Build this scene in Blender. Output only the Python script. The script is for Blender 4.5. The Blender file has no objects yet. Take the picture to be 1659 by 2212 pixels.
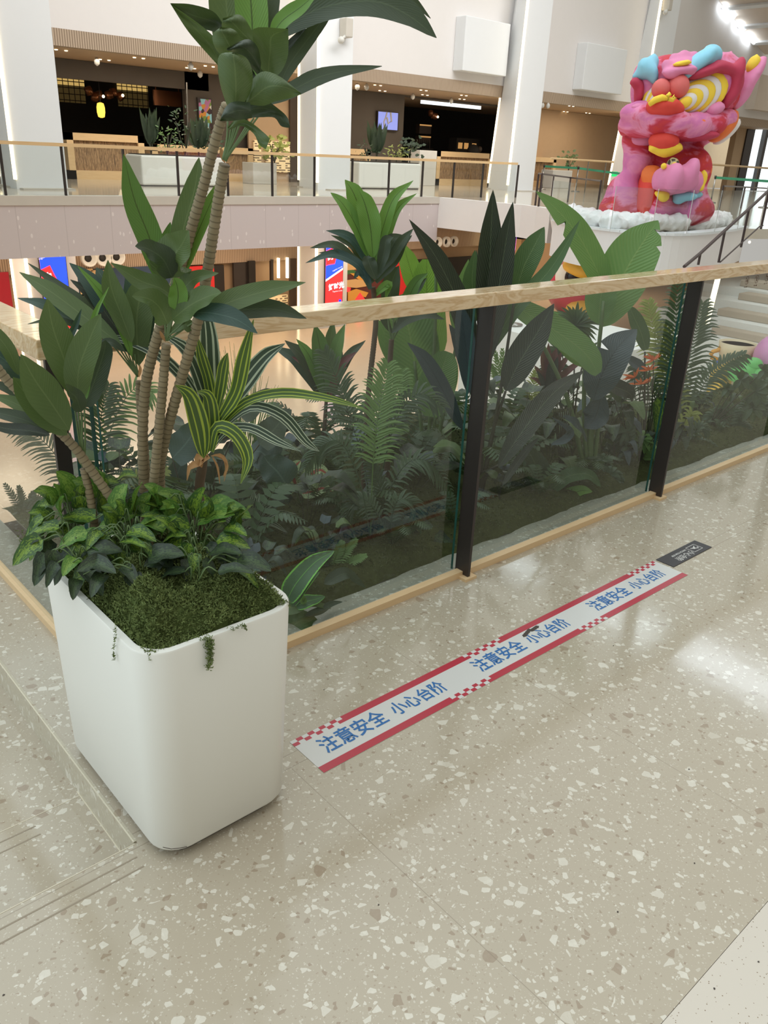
import bpy, bmesh, math, random
from mathutils import Vector, Matrix, Euler, noise
random.seed(7)
C = bpy.context.scene.collection
PI = math.pi

# ---------------------------------------------------------------- camera
FPX, YAW, PITCH, ROLL, EYE = 1764.18, .7397, .4153, .0485, 1.55
HD = Vector((math.sin(YAW), math.cos(YAW), 0))          # horizontal heading
_r0 = Vector((math.cos(YAW), -math.sin(YAW), 0)); _u0 = Vector((0, 0, 1))
FW = HD*math.cos(PITCH) - _u0*math.sin(PITCH)
_u = _u0*math.cos(PITCH) + HD*math.sin(PITCH)
RT = _r0*math.cos(ROLL) + _u*math.sin(ROLL)
UP = -_r0*math.sin(ROLL) + _u*math.cos(ROLL)
CAM = Vector((0, 0, EYE))
cd = bpy.data.cameras.new('camera'); cam = bpy.data.objects.new('camera', cd); C.objects.link(cam)
M = Matrix((RT, UP, -FW)).transposed().to_4x4(); M.translation = CAM
cam.matrix_world = M
cd.sensor_fit = 'HORIZONTAL'; cd.sensor_width = 36.0; cd.lens = 36.0*FPX/1659; cd.clip_start = .05; cd.clip_end = 300
bpy.context.scene.camera = cam

# ---------------------------------------------------------------- light
sc = bpy.context.scene
sc.view_settings.view_transform = 'Standard'; sc.view_settings.look = 'None'
sc.view_settings.gamma = 1; sc.view_settings.use_curve_mapping = False
sc.view_settings.exposure = 0.0
W = bpy.data.worlds.new('hall_daylight'); sc.world = W; W.use_nodes = True
wn = W.node_tree.nodes; wl = W.node_tree.links
bg = wn['Background']
geo = wn.new('ShaderNodeTexCoord'); sep = wn.new('ShaderNodeSeparateXYZ'); wl.new(geo.outputs['Generated'], sep.inputs[0])
def wmath(op, a, b=None):
    n = wn.new('ShaderNodeMath'); n.operation = op
    for i, v in enumerate((a, b)):
        if v is None: continue
        if isinstance(v, (int, float)): n.inputs[i].default_value = v
        else: wl.new(v, n.inputs[i])
    return n.outputs[0]
side = wmath('MULTIPLY_ADD', sep.outputs[0], -.5); side.node.inputs[2].default_value = .5     # 1 towards -X
sv = wn.new('ShaderNodeMix'); sv.data_type = 'RGBA'; wl.new(side, sv.inputs[0])
sv.inputs[6].default_value = (.80, .77, .72, 1); sv.inputs[7].default_value = (1.3, 1.5, 1.6, 1)
front = wmath('MULTIPLY_ADD', sep.outputs[1], .5); front.node.inputs[2].default_value = .5
fv = wn.new('ShaderNodeMix'); fv.data_type = 'RGBA'; wl.new(front, fv.inputs[0])
fv.inputs[6].default_value = (.34, .28, .21, 1); fv.inputs[7].default_value = (1.22, 1.24, 1.25, 1)
mm = wn.new('ShaderNodeMix'); mm.data_type = 'RGBA'; mm.blend_type = 'MULTIPLY'; mm.inputs[0].default_value = 1
wl.new(sv.outputs[2], mm.inputs[6]); wl.new(fv.outputs[2], mm.inputs[7])
up = wmath('MAXIMUM', sep.outputs[2], 0.0); up = wmath('POWER', up, .7); up = wmath('MULTIPLY_ADD', up, 1.25); up.node.inputs[2].default_value = .62
wl.new(mm.outputs[2], bg.inputs[0]); stn = wmath('MULTIPLY', up, .92); wl.new(stn, bg.inputs[1])
def area(name, loc, target, size, power, col):
    l = bpy.data.lights.new(name, 'AREA'); l.shape = 'RECTANGLE'; l.size, l.size_y = size; l.energy = power; l.color = col
    o = bpy.data.objects.new(name, l); C.objects.link(o); o.location = loc
    o.rotation_euler = (Vector(target)-Vector(loc)).to_track_quat('-Z', 'Y').to_euler(); return o

sk = area('skylight_fill', (20, 12, 15), (22, 28, 4), (26, 6), 1350, (1, .99, .98)); sk.data.spread = math.radians(100)  # unseen area lamp added for skylight, beam aimed to brighten the back wall

# ---------------------------------------------------------------- pixel helpers: where the things in the photo stand
def ray(px, py): return FW + RT*((px-829.5)/FPX) - UP*((py-1106)/FPX)
def PZ(px, py, z=0): d = ray(px, py); return CAM + d*((z-EYE)/d.z)
def PY(px, py, y): d = ray(px, py); return CAM + d*(y/d.y)
def PX(px, py, x): d = ray(px, py); return CAM + d*(x/d.x)
def PG(px, py, g): d = ray(px, py); return CAM + d*(g/d.dot(HD))
def GZ(px, py, z): return PZ(px, py, z).dot(HD)

# ---------------------------------------------------------------- materials
def lin(c):
    return tuple(((v/255)/12.92 if v <= 10 else (((v/255)+.055)/1.055)**2.4) for v in c) + (1,)
MATS = {}
class NT:
    def __init__(s, name):
        s.m = bpy.data.materials.new(name); s.m.use_nodes = True; s.n = s.m.node_tree.nodes; s.l = s.m.node_tree.links
        s.b = s.n['Principled BSDF']; MATS[name] = s.m
    def add(s, t, **k):
        n = s.n.new(t)
        for a, v in k.items(): setattr(n, a, v)
        return n
    def setv(s, sock, v):
        if isinstance(v, bpy.types.NodeSocket): s.l.new(v, sock)
        else: sock.default_value = v
    def math(s, op, a, b=0.0, c=None, clamp=False):
        n = s.add('ShaderNodeMath', operation=op, use_clamp=clamp); s.setv(n.inputs[0], a); s.setv(n.inputs[1], b)
        if c is not None: s.setv(n.inputs[2], c)
        return n.outputs[0]
    def mix(s, f, a, b, mode='MIX'):
        n = s.add('ShaderNodeMix', data_type='RGBA', blend_type=mode); s.setv(n.inputs[0], f); s.setv(n.inputs[6], a); s.setv(n.inputs[7], b)
        return n.outputs[2]
    def pos(s, scale=(1, 1, 1), rot=(0, 0, 0), kind='P'):
        if kind == 'P': src = s.add('ShaderNodeNewGeometry').outputs['Position']
        elif kind == 'UV': src = s.add('ShaderNodeTexCoord').outputs['UV']
        else: src = s.add('ShaderNodeTexCoord').outputs['Object']
        mp = s.add('ShaderNodeMapping'); mp.inputs['Scale'].default_value = scale; mp.inputs['Rotation'].default_value = rot
        s.l.new(src, mp.inputs[0]); return mp.outputs[0]
    def xyz(s, v): n = s.add('ShaderNodeSeparateXYZ'); s.l.new(v, n.inputs[0]); return n.outputs
    def noise(s, v, scale, det=3, rough=.5, dist=0):
        n = s.add('ShaderNodeTexNoise'); s.l.new(v, n.inputs['Vector']); n.inputs['Scale'].default_value = scale
        n.inputs['Detail'].default_value = det; n.inputs['Roughness'].default_value = rough; n.inputs['Distortion'].default_value = dist
        return n.outputs
    def vor(s, v, scale, feature='F1', dim='3D', rnd=1.0):
        n = s.add('ShaderNodeTexVoronoi', feature=feature, voronoi_dimensions=dim); s.l.new(v, n.inputs['Vector'])
        n.inputs['Scale'].default_value = scale; n.inputs['Randomness'].default_value = rnd; return n.outputs
    def ramp(s, f, stops, interp='LINEAR'):
        n = s.add('ShaderNodeValToRGB'); s.setv(n.inputs[0], f); cr = n.color_ramp; cr.interpolation = interp
        while len(cr.elements) < len(stops): cr.elements.new(.5)
        for e, (p, c) in zip(cr.elements, stops): e.position = p; e.color = c if len(c) == 4 else lin(c)
        return n.outputs[0]
    def bump(s, h, st=.2, d=.01):
        n = s.add('ShaderNodeBump'); n.inputs['Strength'].default_value = st; n.inputs['Distance'].default_value = d
        s.setv(n.inputs['Height'], h); s.l.new(n.outputs[0], s.b.inputs['Normal'])
    def P(s, **k):
        for a, v in k.items():
            a = {'col': 'Base Color', 'rough': 'Roughness', 'metal': 'Metallic', 'spec': 'Specular IOR Level', 'coat': 'Coat Weight', 'coatr': 'Coat Roughness', 'ecol': 'Emission Color', 'es': 'Emission Strength', 'trans': 'Transmission Weight', 'ior': 'IOR', 'alpha': 'Alpha'}[a]
            s.setv(s.b.inputs[a], v)
        return s.m
def plain(name, c, rough=.5, metal=0, spec=.5, var=.04, vs=3.0, **k):
    t = NT(name); c = lin(c)
    n = t.noise(t.pos(kind='O'), vs, 2)[0]
    t.P(col=t.mix(t.math('MULTIPLY', n, 1), tuple(v*(1-var) for v in c[:3])+(1,), tuple(min(1, v*(1+var)) for v in c[:3])+(1,)), rough=rough, metal=metal, spec=spec, **k)
    return t.m
def emit(name, c, s):
    t = NT(name); t.P(col=lin(c), ecol=lin(c), es=s); return t.m

def terrazzo(name, base, dark, light, seams=False, z_scale=1.0, rough=.1, chip=1.0):
    t = NT(name); p = t.pos((1, 1, z_scale))
    nz = t.noise(p, 14, 3)
    wob = t.add('ShaderNodeVectorMath', operation='MULTIPLY_ADD'); t.l.new(nz[1], wob.inputs[0]); wob.inputs[1].default_value = (.02, .02, .02); t.l.new(p, wob.inputs[2])
    v = wob.outputs[0]
    big = t.noise(p, 1.3, 2)[0]; fine = t.noise(p, 320, 2)[0]
    col = t.mix(big, tuple(c*.95 for c in lin(base)[:3])+(1,), tuple(c*1.05 for c in lin(base)[:3])+(1,))
    col = t.mix(t.math('MULTIPLY', fine, .06), col, lin(dark))
    for sc_, thr, jit in ((380, .955, .5), (220, .94, .4), (125, .93, .35), (68, .935, .3), (42, .955, .25)):
        o = t.vor(v, sc_*chip); cell = t.xyz(o['Color'])
        ed = t.vor(v, sc_*chip, 'DISTANCE_TO_EDGE')['Distance']
        pick = t.math('GREATER_THAN', cell[0], thr)
        rim = t.math('MULTIPLY', t.math('SUBTRACT', ed, t.math('MULTIPLY', cell[1], .16)), 60, clamp=True)
        mask = t.math('MULTIPLY', pick, rim)
        tone = t.ramp(cell[2], [(0, dark), (.22, dark), (.24, tuple((a+b)/2 for a, b in zip(base, light))), (.45, light), (1, tuple(min(255, c+4) for c in light))])
        tone = t.mix(t.math('MULTIPLY', t.noise(p, 90, 2)[0], .35), tone, lin(base))
        col = t.mix(t.math('MULTIPLY', mask, .5 if sc_ > 200 else .85), col, tone)
    if seams:
        x, y, z = t.xyz(p)
        def line(val, at, w): return t.math('LESS_THAN', t.math('ABSOLUTE', t.math('SUBTRACT', val, at)), w)
        s1 = line(t.math('FRACT', t.math('DIVIDE', t.math('SUBTRACT', x, .60), .84)), .5, .0012)
        inner = t.math('LESS_THAN', y, 1.44)
        s1 = t.math('MULTIPLY', s1, inner)
        s1b = t.math('MULTIPLY', line(t.math('FRACT', t.math('DIVIDE', t.math('SUBTRACT', x, .80), .84)), .99, .0012), t.math('GREATER_THAN', y, 1.5))
        s2 = line(y, 1.492, .0014); s3 = line(y, 1.446, .0014)
        s = t.math('MAXIMUM', t.math('MAXIMUM', s1, s1b), t.math('MAXIMUM', s2, s3))
        col = t.mix(t.math('MULTIPLY', s, .45), col, lin((120, 108, 92)))
    r = t.math('MULTIPLY_ADD', big, .05, rough-.02)
    t.P(col=col, rough=r, spec=.55)
    t.bump(t.noise(p, 9, 2)[0], .035, .01)
    return t.m
terrazzo('terrazzo_beige', (177, 167, 149), (146, 128, 108), (216, 212, 200), True)
terrazzo('terrazzo_curb', (150, 151, 138), (120, 115, 102), (192, 193, 182), False, rough=.3)
terrazzo('terrazzo_edge', (186, 178, 158), (158, 142, 120), (222, 218, 206), False, z_scale=.45, rough=.25)
t = NT('terrazzo_pale'); p = t.pos(); o = t.vor(p, 260); cc = t.xyz(o['Color'])
t.P(col=t.mix(t.math('MULTIPLY', t.math('GREATER_THAN', cc[0], .93), t.math('LESS_THAN', o['Distance'], .34)), lin((204, 196, 184)), lin((136, 118, 96))), rough=.14, spec=.55)
t.bump(t.noise(p, 9, 2)[0], .035, .01)

t = NT('handrail_wood'); p = t.pos((1.5, 7, 8)); n1 = t.noise(p, 1.7, 4, .55, 1.4)[0]
wv = t.math('FRACT', t.math('MULTIPLY', n1, 7)); grain = t.math('ABSOLUTE', t.math('SUBTRACT', wv, .5))
board = t.noise(t.pos((.62, .01, .01)), 3.1, 0)[0]
col = t.mix(t.math('MULTIPLY', grain, 2.6, clamp=True), lin((204, 168, 120)), lin((230, 206, 168)))
n2 = t.noise(t.pos((3, 30, 60)), 1.6, 3, .6, .8)[0]
burl = t.math('MULTIPLY', t.math('GREATER_THAN', t.noise(t.pos((1.6, 2, 3)), 1.5, 2)[0], .60), t.math('LESS_THAN', t.math('ABSOLUTE', t.math('SUBTRACT', n2, .5)), .022))
col = t.mix(t.math('MULTIPLY', burl, .7), col, lin((110, 72, 40)))
col = t.mix(t.math('MULTIPLY', board, .3), col, lin((214, 184, 144)))
t.P(col=col, rough=.16, spec=.6, coat=.5, coatr=.06)
def wood(name, a, b, sc_=(1, 1, 8), rough=.45):
    t = NT(name); n = t.noise(t.pos(sc_), 3, 4, .6, .8)[0]; t.P(col=t.mix(n, lin(a), lin(b)), rough=rough)
wood('pale_wood', (206, 172, 124), (226, 196, 152))
wood('skirting_wood', (214, 182, 138), (226, 198, 158), (2, 9, 9), .4)
t = NT('bamboo_panel'); x, y, z = t.xyz(t.pos()); rodn = t.math('FRACT', t.math('MULTIPLY', x, 9)); rid = t.math('FLOOR', t.math('MULTIPLY', x, 9))
nn = t.noise(t.pos((12, 3, 1.3)), 2.6, 3, .7, 1.2)[0]
t.P(col=t.ramp(nn, [(.3, (70, 52, 36)), (.47, (140, 108, 74)), (.62, (182, 148, 108)), (.75, (110, 84, 58))]), rough=.6)
t.bump(t.math('SINE', t.math('MULTIPLY', rodn, 3.14)), .6, .03)
t = NT('fascia_fabric'); p = t.pos((1, 1, .5)); o = t.vor(p, 6.5); cc = t.xyz(o['Color'])
dots = t.math('MULTIPLY', t.math('LESS_THAN', o['Distance'], .18), t.math('GREATER_THAN', cc[0], .55))
x, y, z = t.xyz(t.pos()); sm = t.math('LESS_THAN', t.math('FRACT', t.math('DIVIDE', x, 1.22)), .014)
col = t.mix(t.math('MULTIPLY', dots, .75), lin((200, 190, 190)), lin((226, 219, 217)))
col = t.mix(t.math('MULTIPLY', sm, .35), col, lin((150, 140, 140)))
t.P(col=col, rough=.8)
plain('white_wall', (226, 222, 220), .7, var=.015); plain('white_column', (228, 230, 232), .6, var=.01)
plain('planter_white', (232, 232, 226), .33, var=.01, spec=.5); plain('planter_black', (26, 24, 24), .6)
plain('concrete_light', (196, 190, 180), .6, var=.05); plain('lower_floor', (222, 196, 168), .16, var=.04, spec=.6)
plain('step_white', (240, 240, 236), .45, var=.02); plain('cushion_beige', (188, 172, 152), .85, var=.04)
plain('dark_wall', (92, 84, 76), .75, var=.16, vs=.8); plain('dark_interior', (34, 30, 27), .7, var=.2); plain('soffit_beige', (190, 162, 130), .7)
plain('taupe_wall', (188, 160, 128), .7); plain('brown_dark', (70, 56, 46), .5); plain('metal_dark', (64, 58, 56), .35, metal=.4)
plain('rail_dark', (74, 62, 60), .4, metal=.3); plain('steel', (160, 156, 150), .25, metal=.9); plain('marble_pale', (206, 204, 198), .2, var=.05)
plain('floor_upper', (190, 180, 164), .12, var=.05); plain('copper', (150, 96, 64), .3, metal=.7)
plain('soil', (48, 40, 30), .95); plain('black_sheet', (58, 56, 60), .45); plain('white_print', (225, 225, 222), .5); plain('brown_print', (112, 84, 70), .6)
plain('sticker_white', (206, 206, 204), .28, spec=.6, var=.02); plain('sticker_red', (176, 44, 62), .28, spec=.6); plain('sticker_blue', (40, 104, 168), .35)
plain('belt_green', (60, 140, 105), .6); plain('ceiling_beige', (214, 200, 186), .8); plain('scuff', (70, 62, 56), .7)
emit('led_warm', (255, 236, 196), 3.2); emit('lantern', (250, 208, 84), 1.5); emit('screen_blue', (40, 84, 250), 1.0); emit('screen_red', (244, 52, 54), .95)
emit('screen_white', (238, 238, 250), .95); emit('screen_lilac', (128, 140, 214), .8); emit('screen_pink', (250, 70, 130), .9); emit('screen_orange', (250, 150, 40), .9)
emit('shelf_glow', (200, 150, 90), .7); emit('window_day', (226, 240, 244), 1.6); emit('skylight_pane', (235, 246, 255), 7.0); emit('exit_green', (40, 200, 110), .9)
t = NT('slat_wood'); x, y, z = t.xyz(t.pos()); s = t.math('GREATER_THAN', t.math('FRACT', t.math('MULTIPLY', x, 13)), .55)
t.P(col=t.mix(s, lin((184, 164, 142)), lin((138, 118, 98))), rough=.7)
t = NT('window_grid_glow'); x, y, z = t.xyz(t.pos()); gx = t.math('GREATER_THAN', t.math('FRACT', t.math('MULTIPLY', x, 4)), .14); gz = t.math('GREATER_THAN', t.math('FRACT', t.math('MULTIPLY', z, 4)), .14)
g = t.math('MULTIPLY', gx, gz); hi = t.math('GREATER_THAN', z, PY(150, 184, 39.9).z)
t.P(col=lin((60, 50, 36)), ecol=lin((230, 190, 110)), es=t.math('MULTIPLY', g, t.math('MULTIPLY_ADD', hi, .62, .05)), rough=.5)
t = NT('perforated_screen'); o = t.xyz(t.vor(t.pos((1, 1, 1)), 6)['Color']); x, y, z = t.xyz(t.pos())
cellx = t.math('FLOOR', t.math('MULTIPLY', x, 9)); cellz = t.math('FLOOR', t.math('MULTIPLY', z, 11)); wn_ = t.add('ShaderNodeTexWhiteNoise', noise_dimensions='2D')
cv = t.add('ShaderNodeCombineXYZ'); t.l.new(cellx, cv.inputs[0]); t.l.new(cellz, cv.inputs[1]); t.l.new(cv.outputs[0], wn_.inputs['Vector'])
hole = t.math('MULTIPLY', t.math('GREATER_THAN', wn_.outputs[0], .45), t.math('GREATER_THAN', t.math('FRACT', t.math('MULTIPLY', z, 11)), .45))
t.P(col=t.mix(hole, lin((238, 214, 174)), lin((110, 90, 70))), ecol=lin((255, 222, 160)), es=t.math('MULTIPLY_ADD', hole, -.22, .28))
# glass: tinted pane
t = NT('tinted_glass'); t.n.remove(t.b); out = t.n['Material Output']
tr = t.add('ShaderNodeBsdfTransparent'); tr.inputs[0].default_value = (.89, .91, .90, 1)
gl = t.add('ShaderNodeBsdfGlossy'); gl.inputs['Roughness'].default_value = .0
fr = t.add('ShaderNodeFresnel'); fr.inputs[0].default_value = 1.5
mx = t.add('ShaderNodeMixShader'); bf = t.math('SUBTRACT', 1.0, t.add('ShaderNodeNewGeometry').outputs['Backfacing']); t.l.new(t.math('MULTIPLY', t.math('MULTIPLY_ADD', fr.outputs[0], 1.0, 0.005, True), bf), mx.inputs[0]); t.l.new(tr.outputs[0], mx.inputs[1]); t.l.new(gl.outputs[0], mx.inputs[2]); t.l.new(mx.outputs[0], out.inputs[0])
t = NT('far_glass'); t.n.remove(t.b); out = t.n['Material Output']
tr = t.add('ShaderNodeBsdfTransparent'); tr.inputs[0].default_value = (.93, .95, .94, 1)
gl = t.add('ShaderNodeBsdfGlossy'); gl.inputs['Roughness'].default_value = .02
mx = t.add('ShaderNodeMixShader'); mx.inputs[0].default_value = .07; t.l.new(tr.outputs[0], mx.inputs[1]); t.l.new(gl.outputs[0], mx.inputs[2]); t.l.new(mx.outputs[0], out.inputs[0])
plain('glass_edge', (44, 92, 84), .2)

def leafmat(name, c1, c2, mid=(120, 150, 90), style='plain', rough=.42, tr=.18):
    t = NT(name); uv = t.pos(kind='UV'); u, v, _ = t.xyz(uv)
    av = t.math('ABSOLUTE', t.math('MULTIPLY_ADD', v, 2, -1))
    n = t.noise(t.pos(kind='O'), 5, 3)[0]
    col = t.mix(n, lin(c1), lin(c2))
    if style in ('plain', 'veined', 'darkmid'):
        vein = t.math('SINE', t.math('MULTIPLY', t.math('SUBTRACT', u, t.math('MULTIPLY', av, .22)), 150 if style != 'plain' else 90))
        col = t.mix(t.math('MULTIPLY', t.math('MULTIPLY_ADD', vein, .5, .5), .10 if style == 'plain' else .22), col, lin(mid))
    if style == 'stripe':
        st = t.math('SINE', t.math('MULTIPLY_ADD', t.noise(t.pos((.6, 6, 1), kind='UV'), 2, 2)[0], 4, t.math('MULTIPLY', v, 17)))
        col = t.mix(t.math('MULTIPLY', t.math('GREATER_THAN', st, .72), .9), col, lin(mid))
        col = t.mix(t.math('MULTIPLY', t.math('GREATER_THAN', av, .84), .8), col, lin(mid))
    if style == 'pothos':
        q = t.noise(t.pos((3, 5, 1), kind='UV'), 3.2, 4, .65, .6)[0]
        q = t.math('SUBTRACT', q, t.math('MULTIPLY', av, .20))
        col = t.mix(t.math('MULTIPLY', t.math('SUBTRACT', q, .39), 10, clamp=True), col, lin(mid))
    if style == 'margin':
        q = t.math('ADD', av, t.math('MULTIPLY', t.noise(uv, 26, 2)[0], .25))
        col = t.mix(t.math('GREATER_THAN', q, .98), col, lin(mid))
    if style == 'caladium':
        q = t.noise(t.pos(kind='UV'), 4, 3)[0]
        col = t.mix(t.math('MULTIPLY', t.math('SUBTRACT', .26, av), 12, clamp=True), col, lin(mid))
        ve = t.vor(uv, 14, 'DISTANCE_TO_EDGE')['Distance']
        col = t.mix(t.math('LESS_THAN', ve, .05), col, lin((90, 110, 70)))
    mw = {'plain': .045, 'veined': .03, 'darkmid': .045, 'margin': .03, 'pothos': .0, 'stripe': .0, 'caladium': .0}[style]
    if mw:
        mc = (46, 52, 28) if style == 'darkmid' else mid
        col = t.mix(t.math('MULTIPLY', t.math('LESS_THAN', av, mw), .7), col, lin(mc))
    t.P(col=col, rough=rough, spec=.4)
    t.bump(t.math('SINE', t.math('MULTIPLY', t.math('SUBTRACT', u, t.math('MULTIPLY', av, .25)), 160)), .10 if style != 'veined' else .3, .002)
    out = t.n['Material Output']; tl = t.add('ShaderNodeBsdfTranslucent'); t.l.new(t.mix(.3, col, lin((150, 180, 60)), 'MIX'), tl.inputs[0])
    mx = t.add('ShaderNodeMixShader'); mx.inputs[0].default_value = tr
    t.l.new(t.b.outputs[0], mx.inputs[1]); t.l.new(tl.outputs[0], mx.inputs[2]); t.l.new(mx.outputs[0], out.inputs[0])
G_ = leafmat
G_('leaf_green', (74, 94, 56), (92, 112, 68), (106, 124, 80)); G_('leaf_dark', (48, 60, 48), (62, 76, 58), (78, 92, 70)); G_('leaf_blue', (40, 62, 58), (58, 84, 80), (80, 104, 96), rough=.35)
G_('leaf_light', (98, 142, 62), (118, 160, 74), (64, 84, 36), 'darkmid'); G_('leaf_mid', (74, 112, 52), (92, 130, 62), (58, 76, 36), 'darkmid')
G_('leaf_black', (28, 36, 28), (36, 44, 34), (84, 96, 72), 'veined', .4, .05); G_('leaf_veined', (58, 88, 56), (72, 102, 62), (112, 134, 92), 'veined'); G_('leaf_slate', (52, 66, 72), (72, 88, 94), (40, 52, 56), 'veined', .35, .08)
G_('banana_green', (92, 132, 74), (112, 148, 88), (130, 156, 96), 'veined', .45, .25); G_('banana_lime', (112, 160, 60), (140, 180, 84), (84, 110, 50), 'veined', .45, .25)
G_('leaf_stripe_white', (50, 66, 56), (60, 78, 66), (190, 202, 176), 'stripe', .4, .12); G_('leaf_stripe_yellow', (64, 88, 44), (72, 100, 50), (168, 186, 70), 'stripe', .4, .15)
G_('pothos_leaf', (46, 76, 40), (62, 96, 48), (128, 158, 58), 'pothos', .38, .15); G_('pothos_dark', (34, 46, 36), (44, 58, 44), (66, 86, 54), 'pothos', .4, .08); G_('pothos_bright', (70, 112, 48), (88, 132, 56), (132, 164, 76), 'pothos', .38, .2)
G_('calathea_leaf', (66, 98, 70), (82, 114, 80), (124, 196, 86), 'margin', .4, .1); G_('caladium_leaf', (170, 190, 140), (190, 206, 160), (176, 52, 60), 'caladium'); G_('red_leaf', (96, 50, 54), (124, 66, 68), (80, 36, 40), 'plain')
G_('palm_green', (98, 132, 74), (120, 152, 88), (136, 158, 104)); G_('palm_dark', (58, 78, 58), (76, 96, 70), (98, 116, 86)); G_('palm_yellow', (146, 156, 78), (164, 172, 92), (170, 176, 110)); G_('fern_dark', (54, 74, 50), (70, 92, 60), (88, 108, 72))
plain('dead_leaf', (176, 134, 88), .8, var=.2); plain('strelitzia_flower', (226, 112, 50), .5, var=.25, vs=20)
t = NT('cane_bark'); z = t.xyz(t.pos(kind='UV'))[0]; rg = t.math('FRACT', t.math('MULTIPLY', z, 1)); n = t.noise(t.pos(kind='O'), 30, 3)[0]
cc_ = t.mix(n, lin((124, 110, 84)), lin((160, 146, 116))); t.P(col=t.mix(t.math('MULTIPLY', t.math('LESS_THAN', rg, .22), .6), cc_, lin((84, 72, 52))), rough=.7)
plain('stalk_green', (96, 118, 74), .5, var=.15); plain('stalk_dark', (62, 62, 46), .6, var=.2); plain('stem_brown', (92, 76, 58), .8, var=.25, vs=30)
t = NT('moss_green'); n = t.noise(t.pos(), 55, 4, .7)[0]; n2 = t.noise(t.pos(), 7, 2)[0]
t.P(col=t.mix(n, lin((62, 78, 38)), t.mix(n2, lin((92, 106, 62)), lin((114, 126, 76)))), rough=.95, spec=.1); t.bump(n, .8, .01)
t = NT('moss_dark'); n = t.noise(t.pos(), 30, 4, .7)[0]; t.P(col=t.mix(n, lin((44, 48, 30)), lin((84, 90, 54))), rough=.95, spec=.1); t.bump(n, .8, .01)
plain('moss_dark_tuft', (84, 92, 54), .9, var=.3, vs=30)
t = NT('moss_tuft'); n = t.noise(t.pos(), 40, 2)[0]; t.P(col=t.mix(n, lin((82, 98, 56)), lin((132, 146, 92))), rough=.9, spec=.1)
t = NT('cloud_fluff'); n = t.noise(t.pos(), 6, 4, .7)[0]; t.P(col=lin((250, 249, 250)), rough=1, spec=0); t.bump(n, .4, .05)
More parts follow.
